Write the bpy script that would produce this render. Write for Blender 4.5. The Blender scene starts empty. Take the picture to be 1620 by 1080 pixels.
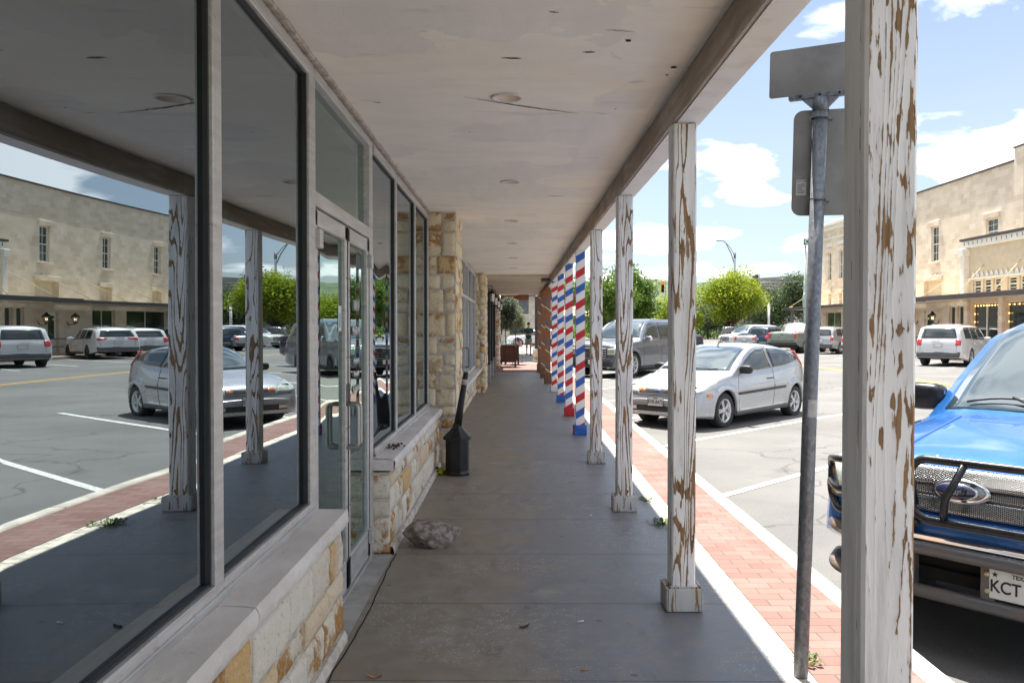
import bpy, math, random
from math import pi, sin, cos, radians, sqrt
from mathutils import Vector, Matrix, noise
random.seed(7)
sc = bpy.context.scene
COL = sc.collection
# ---------------------------------------------------------------- camera
cam_d = bpy.data.cameras.new('camera'); cam = bpy.data.objects.new('camera', cam_d); COL.objects.link(cam)
cam_d.sensor_width = 36; cam_d.lens = 1300/1620*36; cam_d.clip_start = .05; cam_d.clip_end = 3000
cam.location = (0, 0, 1.52); cam.rotation_euler = (radians(90-.97), 0, radians(.31))
sc.camera = cam
# ---------------------------------------------------------------- sky and sun
SUN = Vector((-.05, .33, 1)).normalized()
w = bpy.data.worlds.new('World'); sc.world = w; w.use_nodes = True
nt = w.node_tree; nt.nodes.clear()
def WN(t, **k):
    n = nt.nodes.new(t)
    for a, b in k.items(): setattr(n, a, b)
    return n
sky = WN('ShaderNodeTexSky', sky_type='NISHITA', sun_disc=False, altitude=400, air_density=1.0, dust_density=1.6, ozone_density=1.2)
sky.sun_elevation = math.asin(SUN.z); sky.sun_rotation = math.atan2(SUN.x, SUN.y)
geo = WN('ShaderNodeTexCoord'); sep = WN('ShaderNodeSeparateXYZ')
nt.links.new(geo.outputs['Generated'], sep.inputs[0])
zz = WN('ShaderNodeMath', operation='ADD'); nt.links.new(sep.outputs[2], zz.inputs[0]); zz.inputs[1].default_value = .16
zm = WN('ShaderNodeMath', operation='MAXIMUM'); nt.links.new(zz.outputs[0], zm.inputs[0]); zm.inputs[1].default_value = .05
dx = WN('ShaderNodeMath', operation='DIVIDE'); nt.links.new(sep.outputs[0], dx.inputs[0]); nt.links.new(zm.outputs[0], dx.inputs[1])
dy = WN('ShaderNodeMath', operation='DIVIDE'); nt.links.new(sep.outputs[1], dy.inputs[0]); nt.links.new(zm.outputs[0], dy.inputs[1])
cmb = WN('ShaderNodeCombineXYZ'); nt.links.new(dx.outputs[0], cmb.inputs[0]); nt.links.new(dy.outputs[0], cmb.inputs[1]); cmb.inputs[2].default_value = 3.3
n1 = WN('ShaderNodeTexNoise'); n1.inputs['Scale'].default_value = 1.7; n1.inputs['Detail'].default_value = 8; n1.inputs['Roughness'].default_value = .52; n1.inputs['Distortion'].default_value = .2
nt.links.new(cmb.outputs[0], n1.inputs['Vector'])
cr = WN('ShaderNodeValToRGB'); cr.color_ramp.elements[0].position = .50; cr.color_ramp.elements[1].position = .58
cr.color_ramp.elements[0].color = (0,0,0,1); cr.color_ramp.elements[1].color = (.95,.95,.95,1)
nt.links.new(n1.outputs[0], cr.inputs[0])
# horizon whitening of the clouds (thin veil)
n2 = WN('ShaderNodeTexNoise'); n2.inputs['Scale'].default_value = .5; n2.inputs['Detail'].default_value = 4
nt.links.new(cmb.outputs[0], n2.inputs['Vector'])
veil = WN('ShaderNodeMapRange'); veil.inputs[1].default_value = .3; veil.inputs[2].default_value = .75; veil.inputs[3].default_value = .12; veil.inputs[4].default_value = .5
nt.links.new(n2.outputs[0], veil.inputs[0])
mixv = WN('ShaderNodeMix', data_type='RGBA'); nt.links.new(veil.outputs[0], mixv.inputs[0]); nt.links.new(sky.outputs[0], mixv.inputs[6]); mixv.inputs[7].default_value = (5.0, 5.5, 6.3, 1)
mix = WN('ShaderNodeMix', data_type='RGBA'); nt.links.new(cr.outputs[0], mix.inputs[0]); nt.links.new(mixv.outputs[2], mix.inputs[6]); mix.inputs[7].default_value = (11.5, 11.6, 11.8, 1)
bg = WN('ShaderNodeBackground'); bg.inputs[1].default_value = .056
nt.links.new(mix.outputs[2], bg.inputs[0])
wo = WN('ShaderNodeOutputWorld'); nt.links.new(bg.outputs[0], wo.inputs[0])
sd = bpy.data.lights.new('sun', 'SUN'); sd.energy = 4.6; sd.angle = radians(.5); sd.color = (1, .96, .88)
so = bpy.data.objects.new('sun', sd); COL.objects.link(so)
so.rotation_euler = (-SUN).to_track_quat('-Z', 'Y').to_euler(); so.location = (0, 0, 30)
sc.view_settings.view_transform = 'Standard'; sc.view_settings.look = 'None'
sc.view_settings.exposure = 1.7; sc.view_settings.gamma = 1; sc.view_settings.use_curve_mapping = False
sc.cycles.max_bounces = 10; sc.cycles.diffuse_bounces = 8; sc.cycles.glossy_bounces = 5; sc.cycles.transparent_max_bounces = 12

# ---------------------------------------------------------------- helpers
class MB:
    """collects faces for ONE mesh"""
    def __init__(s): s.v = []; s.f = []; s.m = []; s.uv = {}; s.sm = []
    def add(s, vs, fs, mi=0, smooth=False):
        o = len(s.v); s.v += [tuple(p) for p in vs]
        for f in fs: s.f.append([o+i for i in f]); s.m.append(mi); s.sm.append(smooth)
        return o
    def box(s, x0, x1, y0, y1, z0, z1, mi=0, M=None):
        vs = [(x, y, z) for z in (z0, z1) for y in (y0, y1) for x in (x0, x1)]
        if M is not None: vs = [tuple(M @ Vector(p)) for p in vs]
        s.add(vs, [(0,2,3,1),(4,5,7,6),(0,1,5,4),(2,6,7,3),(0,4,6,2),(1,3,7,5)], mi)
    def bbox(s, x0, x1, y0, y1, z0, z1, b=.004, mi=0, M=None):
        """bevelled box"""
        c = [(x0+x1)/2, (y0+y1)/2, (z0+z1)/2]; h = [(x1-x0)/2, (y1-y0)/2, (z1-z0)/2]; b = min(b, min(h)*.6)
        vs = []; idx = {}
        for sx in (-1,1):
            for sy in (-1,1):
                for sz in (-1,1):
                    for a in range(3):
                        d = [h[0]-b, h[1]-b, h[2]-b]; d[a] = h[a]
                        idx[(sx,sy,sz,a)] = len(vs); vs.append((c[0]+sx*d[0], c[1]+sy*d[1], c[2]+sz*d[2]))
        fs = []
        S = (-1, 1)
        for sgn in S:
            for a in range(3):
                o = [i for i in range(3) if i != a]
                q = []
                for (p, r) in ((-1,-1),(1,-1),(1,1),(-1,1)):
                    k = [0,0,0]; k[a] = sgn; k[o[0]] = p; k[o[1]] = r; q.append(idx[(k[0],k[1],k[2],a)])
                fs.append(q)
        for a in range(3):
            o = [i for i in range(3) if i != a]
            for p in S:
                for r in S:
                    k = [0,0,0]; k[o[0]] = p; k[o[1]] = r; k[a] = -1; k2 = list(k); k2[a] = 1
                    fs.append([idx[(*k,o[0])], idx[(*k2,o[0])], idx[(*k2,o[1])], idx[(*k,o[1])]])
        for sx in S:
            for sy in S:
                for sz in S: fs.append([idx[(sx,sy,sz,0)], idx[(sx,sy,sz,1)], idx[(sx,sy,sz,2)]])
        if M is not None: vs = [tuple(M @ Vector(p)) for p in vs]
        s.add(vs, fs, mi)
    def lathe(s, prof, n=24, M=None, mi=0, smooth=True, cap=True):
        """prof: [(r,z)] about Z"""
        vs = [(r*cos(2*pi*k/n), r*sin(2*pi*k/n), z) for (r, z) in prof for k in range(n)]
        fs = [(i*n+k, i*n+(k+1) % n, (i+1)*n+(k+1) % n, (i+1)*n+k) for i in range(len(prof)-1) for k in range(n)]
        if cap: fs += [list(range(n))[::-1], [(len(prof)-1)*n+k for k in range(n)]]
        if M is not None: vs = [tuple(M @ Vector(p)) for p in vs]
        s.add(vs, fs, mi, smooth)
    def tube(s, pts, r, n=10, mi=0, smooth=True):
        """pts polyline; r number or list"""
        pts = [Vector(p) for p in pts]; N = len(pts); rs = r if isinstance(r, (list, tuple)) else [r]*N
        up = Vector((0,0,1)); vs = []; prev = None
        for i, p in enumerate(pts):
            t = (pts[min(i+1, N-1)]-pts[max(i-1, 0)]).normalized()
            if prev is None:
                a = t.cross(up) if abs(t.z) < .95 else t.cross(Vector((1,0,0)))
            else: a = prev - t*prev.dot(t)
            a.normalize(); prev = a; b = t.cross(a)
            for k in range(n):
                th = 2*pi*k/n; vs.append(tuple(p+(a*cos(th)+b*sin(th))*rs[i]))
        fs = [(i*n+k, (i+1)*n+k, (i+1)*n+(k+1) % n, i*n+(k+1) % n) for i in range(N-1) for k in range(n)]
        fs += [list(range(n)), [(N-1)*n+k for k in range(n)][::-1]]
        s.add(vs, fs, mi, smooth)
    def grid(s, fn, nu, nv, mi=0, smooth=True, flip=False):
        vs = [fn(i/nu, j/nv) for j in range(nv+1) for i in range(nu+1)]; W = nu+1
        fs = [(j*W+i, j*W+i+1, (j+1)*W+i+1, (j+1)*W+i) for j in range(nv) for i in range(nu)]
        if flip: fs = [f[::-1] for f in fs]
        return s.add(vs, fs, mi, smooth)
    def build(s, name, mats, parent=None, loc=None, uvfn=None):
        me = bpy.data.meshes.new(name); me.from_pydata(s.v, [], s.f); me.update()
        for m in (mats if isinstance(mats, (list, tuple)) else [mats]): me.materials.append(m)
        me.polygons.foreach_set('material_index', s.m); me.polygons.foreach_set('use_smooth', s.sm)
        o = bpy.data.objects.new(name, me); COL.objects.link(o)
        if parent: o.parent = parent
        if loc: o.location = loc
        return o
def smoothpath(pts, k=6, closed=False):
    """round the corners of a polyline (Catmull-Rom)"""
    P = [Vector(p) for p in pts]; out = []
    for i in range(len(P)-1):
        p0 = P[max(i-1,0)]; p1 = P[i]; p2 = P[i+1]; p3 = P[min(i+2,len(P)-1)]
        for j in range(k):
            t = j/k; out.append(.5*((2*p1)+(-p0+p2)*t+(2*p0-5*p1+4*p2-p3)*t*t+(-p0+3*p1-3*p2+p3)*t**3))
    out.append(P[-1]); return out
def fillet(pts, r=.04, k=5):
    P = [Vector(p) for p in pts]; out = [P[0]]
    for i in range(1, len(P)-1):
        a = (P[i-1]-P[i]); b = (P[i+1]-P[i]); d = min(r, a.length*.45, b.length*.45); a.normalize(); b.normalize()
        A = P[i]+a*d; B = P[i]+b*d
        for j in range(k+1):
            t = j/k; out.append(A*(1-t)**2+P[i]*2*t*(1-t)+B*t*t)
    out.append(P[-1]); return out
def tag(o, label=None, cat=None, group=None, kind=None):
    if label: o['label'] = label
    if cat: o['category'] = cat
    if group: o['group'] = group
    if kind: o['kind'] = kind
    return o
def thing(name, label, cat, loc=(0,0,0), rz=0, group=None):
    o = bpy.data.objects.new(name, None); COL.objects.link(o); o.empty_display_size = .2
    o.location = loc; o.rotation_euler = (0, 0, rz); return tag(o, label, cat, group)
def copy_tree(o, parent=None):
    c = o.copy(); COL.objects.link(c); c.parent = parent
    for ch in list(o.children): copy_tree(ch, c)
    return c
def interp(tab, x):
    if x <= tab[0][0]: return tab[0][1]
    for (a, b), (c, d) in zip(tab, tab[1:]):
        if x <= c: return b+(d-b)*(x-a)/(c-a) if c > a else d
    return tab[-1][1]
def sinterp(tab, x):
    """smooth (monotone cubic) interpolation"""
    n = len(tab)
    if x <= tab[0][0]: return tab[0][1]
    if x >= tab[-1][0]: return tab[-1][1]
    d = [(tab[i+1][1]-tab[i][1])/max(1e-6, tab[i+1][0]-tab[i][0]) for i in range(n-1)]
    m = [d[0]]+[0 if d[i-1]*d[i] <= 0 else 2*d[i-1]*d[i]/(d[i-1]+d[i]) for i in range(1, n-1)]+[d[-1]]
    for i in range(n-1):
        if x <= tab[i+1][0]:
            h = tab[i+1][0]-tab[i][0]; t = (x-tab[i][0])/h
            return (2*t**3-3*t*t+1)*tab[i][1]+(t**3-2*t*t+t)*h*m[i]+(-2*t**3+3*t*t)*tab[i+1][1]+(t**3-t*t)*h*m[i+1]
# ---------------------------------------------------------------- materials
class NB:
    def __init__(s, name):
        s.mat = bpy.data.materials.new(name); s.mat.use_nodes = True; s.t = s.mat.node_tree; s.t.nodes.clear()
        s.out = s.n('ShaderNodeOutputMaterial'); s.b = s.n('ShaderNodeBsdfPrincipled'); s.t.links.new(s.b.outputs[0], s.out.inputs[0])
    def n(s, t, **k):
        n = s.t.nodes.new(t)
        for a, b in k.items(): setattr(n, a, b)
        return n
    def l(s, a, b): s.t.links.new(a, b)
    def put(s, v, sock):
        if hasattr(v, 'is_linked') or isinstance(v, bpy.types.NodeSocket): s.l(v, sock)
        else: sock.default_value = v
    def math(s, op, a, b=0.0, clamp=False):
        n = s.n('ShaderNodeMath', operation=op, use_clamp=clamp); s.put(a, n.inputs[0]); s.put(b, n.inputs[1]); return n.outputs[0]
    def coord(s, scale=(1,1,1), kind='Object', rnd=0, rot=(0,0,0), uv=False):
        c = s.n('ShaderNodeTexCoord'); o = c.outputs[kind]
        if rnd:
            i = s.n('ShaderNodeObjectInfo'); v = s.n('ShaderNodeVectorMath', operation='MULTIPLY_ADD')
            cb = s.n('ShaderNodeCombineXYZ'); s.l(i.outputs['Random'], cb.inputs[0]); s.l(i.outputs['Random'], cb.inputs[1]); s.l(i.outputs['Random'], cb.inputs[2])
            s.l(cb.outputs[0], v.inputs[0]); v.inputs[1].default_value = (rnd, rnd*.7, rnd*1.3); s.l(o, v.inputs[2]); o = v.outputs[0]
        m = s.n('ShaderNodeMapping'); m.inputs['Scale'].default_value = scale; m.inputs['Rotation'].default_value = rot; s.l(o, m.inputs[0]); return m.outputs[0]
    def noise(s, vec, scale=1, detail=4, rough=.5, dist=0):
        n = s.n('ShaderNodeTexNoise'); s.l(vec, n.inputs['Vector']); n.inputs['Scale'].default_value = scale; n.inputs['Detail'].default_value = detail
        n.inputs['Roughness'].default_value = rough; n.inputs['Distortion'].default_value = dist; return n.outputs[0]
    def ramp(s, f, a, b, lo=0., hi=1.):
        n = s.n('ShaderNodeMapRange', interpolation_type='SMOOTHSTEP'); s.put(f, n.inputs[0]); n.inputs[1].default_value = a; n.inputs[2].default_value = b
        n.inputs[3].default_value = lo; n.inputs[4].default_value = hi; return n.outputs[0]
    def mix(s, f, a, b):
        n = s.n('ShaderNodeMix', data_type='RGBA')
        s.put(f, n.inputs[0])
        for v, i in ((a, 6), (b, 7)):
            if isinstance(v, tuple): n.inputs[i].default_value = (*v[:3], 1)
            else: s.l(v, n.inputs[i])
        return n.outputs[2]
    def bump(s, h, strength=.3, dist=.01):
        n = s.n('ShaderNodeBump'); n.inputs['Strength'].default_value = strength; n.inputs['Distance'].default_value = dist; s.l(h, n.inputs['Height']); s.l(n.outputs[0], s.b.inputs['Normal']); return n.outputs[0]
    def set(s, col=None, rough=None, metal=None, spec=None, coat=None):
        if col is not None: s.put((*col[:3], 1) if isinstance(col, tuple) else col, s.b.inputs['Base Color'])
        if rough is not None: s.put(rough, s.b.inputs['Roughness'])
        if metal is not None: s.put(metal, s.b.inputs['Metallic'])
        if spec is not None: s.b.inputs['Specular IOR Level'].default_value = spec
        if coat: s.b.inputs['Coat Weight'].default_value = coat; s.b.inputs['Coat Roughness'].default_value = .03
        return s.mat
def plain(name, col, rough=.6, metal=0, var=.12, vs=6, bump=.15, bs=60, spec=.5, coat=0, emit=0):
    b = NB(name); c = b.coord(rnd=5)
    n = b.noise(c, vs, 5, .6)
    dark = tuple(x*(1-var) for x in col); lite = tuple(min(1, x*(1+var)) for x in col)
    b.set(b.mix(b.ramp(n, .35, .65), dark, lite), b.ramp(n, .3, .7, max(0, rough-.06), min(1, rough+.06)), metal, spec, coat)
    if bump: b.bump(b.noise(c, bs, 3), bump, .004)
    if emit:
        b.b.inputs['Emission Color'].default_value = (*col, 1); b.b.inputs['Emission Strength'].default_value = emit
    return b.mat
# worn white paint over brown pine
def mk_peel(name, amt=0.0, paint=(.80,.80,.80), side=.14, rw=.16):
    b = NB(name)
    g = b.coord((7, 7, .55), rnd=9); s1 = b.coord((60, 60, 5.0), rnd=9); s2 = b.coord((150, 150, 28), rnd=9); big = b.coord((5, 5, 1.6), rnd=9); blo = b.coord((26, 26, 6.0), rnd=5)
    grain = b.noise(g, 1, 2, .4, .5)
    rings = b.math('MULTIPLY', b.math('PINGPONG', b.math('MULTIPLY', grain, 15.0), .5), 2.0)
    rings = b.math('POWER', rings, 3.0)                                    # thin contour lines of the grain
    streak = b.noise(s1, 1, 3, .6); fine = b.noise(s2, 1, 3, .6); zone = b.noise(big, 1, 3, .55)
    f = b.math('ADD', b.math('MULTIPLY', streak, .42), b.math('MULTIPLY', rings, rw))
    f = b.math('ADD', f, b.math('MULTIPLY', fine, .20)); f = b.math('ADD', f, b.math('MULTIPLY', zone, .46)); f = b.math('ADD', f, b.math('MULTIPLY', b.ramp(b.noise(blo, 1, 2, .5), .60, .78), .22))
    ge = b.n('ShaderNodeNewGeometry'); sp = b.n('ShaderNodeSeparateXYZ'); b.l(ge.outputs['True Normal'], sp.inputs[0])
    f = b.math('SUBTRACT', f, b.math('MULTIPLY', b.ramp(sp.outputs[0], -.3, -.9), side))
    th = .715-amt
    miss = b.ramp(f, th, th+.018)
    wood = b.mix(b.ramp(streak, .3, .7), (.14,.078,.036), (.30,.185,.090))
    dirt = b.mix(b.ramp(b.noise(b.coord((14,14,1.4), rnd=4), 1, 5, .65), .42, .78), paint, tuple(x*.62 for x in paint))
    edge = b.math('MULTIPLY', b.ramp(f, th-.03, th-.005), .25)
    col = b.mix(miss, b.mix(edge, dirt, (.45,.40,.33)), wood)
    b.set(col, b.ramp(miss, 0, 1, .55, .85)); b.bump(b.math('ADD', b.math('MULTIPLY', b.math('SUBTRACT', 1.0, miss), 1.0), b.math('MULTIPLY', b.math('ADD', rings, fine), .5)), .55, .003)
    return b.mat
PEEL = mk_peel('peeling_white_paint', .085, rw=.09); PEEL_H = mk_peel('heavily_peeled_white_paint', .065, rw=.26); PEEL_LIGHT = mk_peel('worn_white_paint', -.075, side=.05)
# ceiling plaster with repainted patches
def mk_ceiling():
    b = NB('ceiling_plaster'); c = b.coord((1,1,1))
    d = b.noise(b.coord((1.0,2.0,1)), 2.6, 6, .6)
    v = b.n('ShaderNodeTexVoronoi'); cc = b.n('ShaderNodeVectorMath', operation='MULTIPLY_ADD'); b.l(c, cc.inputs[0]); cc.inputs[1].default_value = (.9, 1.15, 1)
    nv = b.n('ShaderNodeTexNoise'); b.l(c, nv.inputs['Vector']); nv.inputs['Scale'].default_value = 1.9; nv.inputs['Detail'].default_value = 6
    sc_ = b.n('ShaderNodeVectorMath', operation='SCALE'); b.l(nv.outputs[1], sc_.inputs[0]); sc_.inputs['Scale'].default_value = 1.1
    b.l(sc_.outputs[0], cc.inputs[2]); b.l(cc.outputs[0], v.inputs['Vector']); v.inputs['Scale'].default_value = 1.0
    cell = b.n('ShaderNodeSeparateColor'); b.l(v.outputs['Color'], cell.inputs[0])
    patch = b.ramp(cell.outputs[0], .50, .53)
    a = b.mix(b.ramp(d, .35, .68), (.86,.81,.74), (.91,.86,.77))
    p = b.mix(b.ramp(b.noise(b.coord((5,1,1)), 1.3, 5, .6), .35, .7), (.74,.71,.68), (.84,.80,.75))
    col = b.mix(b.math('MULTIPLY', patch, .6), a, p)
    spots = b.ramp(b.noise(b.coord((6,14,1)), 1, 3, .55), .70, .78)
    col = b.mix(b.math('MULTIPLY', spots, .55), col, (.22,.14,.09))
    wisps = b.ramp(b.noise(b.coord((1.6,9,1), rot=(0,0,.1)), 1, 6, .62), .60, .74)
    col = b.mix(b.math('MULTIPLY', wisps, .30), col, (.36,.31,.27))
    b.set(col, .85); b.bump(b.math('ADD', b.noise(c, 130, 3), b.math('MULTIPLY', b.noise(c, 5, 4), 1.5)), .35, .004); return b.mat
CEIL = mk_ceiling()
def mk_concrete():
    b = NB('walkway_concrete'); c = b.coord()
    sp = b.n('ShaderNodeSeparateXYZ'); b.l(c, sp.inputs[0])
    n1 = b.noise(b.coord((1,1.3,1)), 1.3, 7, .62, .4); n2 = b.noise(c, 7, 6, .65)
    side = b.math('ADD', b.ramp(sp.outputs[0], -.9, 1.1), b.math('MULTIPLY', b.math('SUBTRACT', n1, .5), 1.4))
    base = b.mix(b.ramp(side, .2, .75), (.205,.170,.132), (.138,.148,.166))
    base = b.mix(b.ramp(n2, .35, .72, 0, .55), base, (.30,.275,.245))
    base = b.mix(b.ramp(b.noise(b.coord((2,.8,1)), 2.2, 6, .7), .55, .72, 0, .7), base, (.11,.098,.088))
    base = b.mix(b.ramp(n1, .58, .75, 0, .6), base, (.36,.33,.29))
    # exposed light aggregate where the surface has worn
    v = b.n('ShaderNodeTexVoronoi', feature='F1'); b.l(c, v.inputs['Vector']); v.inputs['Scale'].default_value = 75; 
    worn = b.ramp(b.noise(c, .9, 3), .40, .62)
    fl = b.math('MULTIPLY', b.math('MULTIPLY', b.ramp(v.outputs[0], .42, .25), b.ramp(b.noise(c, 16, 3), .44, .56)), worn)
    base = b.mix(b.math('MULTIPLY', fl, .55), base, (.52,.53,.52))
    # dark spots, gum
    v2 = b.n('ShaderNodeTexVoronoi', feature='F1'); b.l(c, v2.inputs['Vector']); v2.inputs['Scale'].default_value = 2.6
    base = b.mix(b.math('MULTIPLY', b.ramp(v2.outputs[0], .055, .035), .6), base, (.05,.05,.055))
    # saw cut joints every .99 m
    fr = b.math('FRACT', b.math('DIVIDE', b.math('SUBTRACT', sp.outputs[1], .535), .993))
    dd = b.math('ABSOLUTE', b.math('SUBTRACT', fr, .5))
    j = b.ramp(dd, .4955, .4975)
    stain = b.math('MULTIPLY', b.ramp(dd, .46, .5), .12)
    base = b.mix(stain, base, (.12,.105,.09))
    base = b.mix(b.math('MULTIPLY', j, .8), base, (.045,.04,.035))
    b.set(base, b.ramp(n2, .3, .75, .38, .62)); b.bump(b.math('ADD', b.math('MULTIPLY', b.noise(c, 90, 4, .6), .5), b.math('MULTIPLY', j, -2.0)), .35, .004); return b.mat
CONC = mk_concrete()
def mk_pavers():
    b = NB('red_brick_pavers')
    br = b.n('ShaderNodeTexBrick'); b.l(b.coord(), br.inputs['Vector']); br.inputs['Scale'].default_value = 1
    br.inputs['Brick Width'].default_value = .20; br.inputs['Row Height'].default_value = .1; br.inputs['Mortar Size'].default_value = .005; br.inputs['Mortar Smooth'].default_value = .2
    br.inputs['Color1'].default_value = (.165,.076,.062,1); br.inputs['Color2'].default_value = (.225,.122,.102,1); br.inputs['Mortar'].default_value = (.09,.065,.055,1); br.inputs['Bias'].default_value = .1
    n = b.noise(b.coord(), 1.4, 6, .65)
    col = b.mix(b.ramp(n, .45, .75, 0, .45), br.outputs[0], (.28,.20,.17)); col = b.mix(b.ramp(b.noise(b.coord(), 12, 5, .7), .58, .8, 0, .5), col, (.17,.11,.09))
    b.set(col, .85); b.bump(b.math('ADD', b.math('MULTIPLY', br.outputs[1], -1.5), b.noise(b.coord(), 120, 3)), .4, .004); return b.mat
PAVER = mk_pavers()
def mk_asphalt():
    b = NB('weathered_asphalt'); c = b.coord()
    n = b.noise(c, .35, 6, .6); m = b.noise(c, 160, 4, .7)
    col = b.mix(b.ramp(n, .35, .68), (.105,.103,.099), (.15,.146,.138))
    col = b.mix(b.ramp(m, .42, .72, 0, .5), col, (.27,.26,.25)); col = b.mix(b.ramp(m, .48, .25, 0, .6), col, (.06,.058,.056))
    col = b.mix(b.ramp(b.noise(b.coord((1,1,1), rot=(0,0,.78)), .9, 5, .6), .60, .76, 0, .55), col, (.075,.07,.065))
    v = b.n('ShaderNodeTexVoronoi', feature='DISTANCE_TO_EDGE'); cw = b.n('ShaderNodeVectorMath', operation='ADD'); nn = b.n('ShaderNodeTexNoise'); b.l(c, nn.inputs['Vector']); nn.inputs['Scale'].default_value = 1.2; nn.inputs['Detail'].default_value = 5
    b.l(c, cw.inputs[0]); b.l(nn.outputs[1], cw.inputs[1]); b.l(cw.outputs[0], v.inputs['Vector']); v.inputs['Scale'].default_value = .22
    col = b.mix(b.ramp(v.outputs[0], .006, .002, 0, .6), col, (.06,.058,.055))
    b.set(col, .88, spec=.35); b.bump(m, .6, .006); return b.mat
ASPH = mk_asphalt()
def mk_stone(name, bump=.5, warm=(1,1,1)):
    """quarried limestone; each block its own tint (random per island)"""
    b = NB(name); c = b.coord(); g = b.n('ShaderNodeNewGeometry'); r = g.outputs['Random Per Island']
    rp = b.n('ShaderNodeValToRGB'); b.l(r, rp.inputs[0]); e = rp.color_ramp
    e.elements[0].position = 0; e.elements[0].color = (.78,.73,.63,1); e.elements[1].position = 1; e.elements[1].color = (.70,.58,.40,1)
    for p, q in ((.25,(.72,.64,.51)),(.45,(.82,.77,.67)),(.62,(.74,.65,.48)),(.78,(.80,.76,.67)),(.88,(.66,.42,.17))):
        k = e.elements.new(p); k.color = (*q, 1)
    off = b.n('ShaderNodeVectorMath', operation='ADD'); cb = b.n('ShaderNodeCombineXYZ'); mm = b.math('MULTIPLY', r, 60.0); b.l(mm, cb.inputs[0]); b.l(mm, cb.inputs[2]); b.l(c, off.inputs[0]); b.l(cb.outputs[0], off.inputs[1])
    n = b.noise(off.outputs[0], 5, 6, .65, .3); fine = b.noise(off.outputs[0], 40, 6, .7)
    wm = b.n('ShaderNodeMix', data_type='RGBA', blend_type='MULTIPLY'); wm.inputs[0].default_value = 1; b.l(rp.outputs[0], wm.inputs[6]); wm.inputs[7].default_value = (*warm, 1)
    rust = b.math('MULTIPLY', b.ramp(n, .46, .56), b.ramp(b.math('FRACT', b.math('MULTIPLY', r, 7.31)), .52, .80))
    col = b.mix(rust, wm.outputs[2], (.42,.21,.055))
    col = b.mix(b.ramp(fine, .46, .70, 0, .45), col, (.72,.68,.59)); col = b.mix(b.ramp(fine, .46, .32, 0, .55), col, (.34,.26,.18))
    b.set(col, .9, spec=.3); b.bump(b.math('ADD', fine, b.math('MULTIPLY', b.noise(off.outputs[0], 14, 5, .6), 1.2)), bump, .012); return b.mat
STONE = mk_stone('quarried_limestone_blocks', .8); STONE_W = mk_stone('golden_limestone_blocks', .6, (1, .93, .76))
def mk_stone_tex(name, c1, c2, mort, bw=.6, rh=.3, ax='YZ', ms=.012, bump=.4):
    """far ashlar facade"""
    b = NB(name); c = b.n('ShaderNodeTexCoord'); sp = b.n('ShaderNodeSeparateXYZ'); b.l(c.outputs['Object'], sp.inputs[0]); cb = b.n('ShaderNodeCombineXYZ')
    b.l(sp.outputs['XYZ'.index(ax[0])], cb.inputs[0]); b.l(sp.outputs['XYZ'.index(ax[1])], cb.inputs[1])
    br = b.n('ShaderNodeTexBrick'); b.l(cb.outputs[0], br.inputs['Vector']); br.inputs['Scale'].default_value = 1; br.inputs['Brick Width'].default_value = bw; br.inputs['Row Height'].default_value = rh
    br.inputs['Mortar Size'].default_value = ms; br.inputs['Color1'].default_value = (*c1,1); br.inputs['Color2'].default_value = (*c2,1); br.inputs['Mortar'].default_value = (*mort,1); br.inputs['Bias'].default_value = -.1; br.inputs['Mortar Smooth'].default_value = .3
    n = b.noise(cb.outputs[0], .8, 6, .65); f = b.noise(cb.outputs[0], 9, 5, .7)
    col = b.mix(b.ramp(n, .42, .72, 0, .5), br.outputs[0], tuple(min(1, x*1.15) for x in c2)); col = b.mix(b.ramp(f, .58, .85, 0, .3), col, tuple(x*.65 for x in c1))
    b.set(col, .9, spec=.3); b.bump(b.math('ADD', b.math('MULTIPLY', br.outputs[1], -1.0), f), bump, .02); return b.mat
FAC = mk_stone_tex('facade_limestone', (.60,.50,.38), (.74,.65,.53), (.66,.58,.47))
FACX = mk_stone_tex('facade_limestone_end', (.60,.52,.42), (.72,.66,.57), (.65,.59,.50), ax='XZ')
GREYSTONE = mk_stone_tex('grey_stone_wall', (.20,.19,.17), (.30,.28,.25), (.24,.22,.2), .9, .4, 'XZ')
def mk_barber():
    b = NB('barber_stripe_paint'); uv = b.n('ShaderNodeUVMap'); sp = b.n('ShaderNodeSeparateXYZ'); b.l(uv.outputs[0], sp.inputs[0])
    oi = b.n('ShaderNodeObjectInfo')
    d = b.math('SUBTRACT', sp.outputs[1], b.math('MULTIPLY', sp.outputs[0], .62))
    wob = b.math('MULTIPLY', b.math('SUBTRACT', b.noise(b.coord(), 9, 2), .5), .012)
    ph = b.math('FRACT', b.math('ADD', b.math('DIVIDE', b.math('ADD', d, wob), .44), b.math('MULTIPLY', oi.outputs['Random'], 3.0)))
    red = b.math('MULTIPLY', b.ramp(ph, .02, .026), b.ramp(ph, .262, .256)); blue = b.math('MULTIPLY', b.ramp(ph, .52, .526), b.ramp(ph, .762, .756))
    n = b.noise(b.coord((60,60,5), rnd=6), 1, 4, .6)
    col = b.mix(b.ramp(n, .6, .8, 0, .35), (.78,.78,.78), (.5,.46,.42)); col = b.mix(red, col, b.mix(b.ramp(n,.4,.7), (.50,.012,.02), (.60,.02,.03))); col = b.mix(blue, col, b.mix(b.ramp(n,.4,.7), (.02,.10,.42), (.03,.14,.52)))
    b.set(col, .5); b.bump(n, .3, .002); return b.mat
BARBER = mk_barber()
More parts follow.
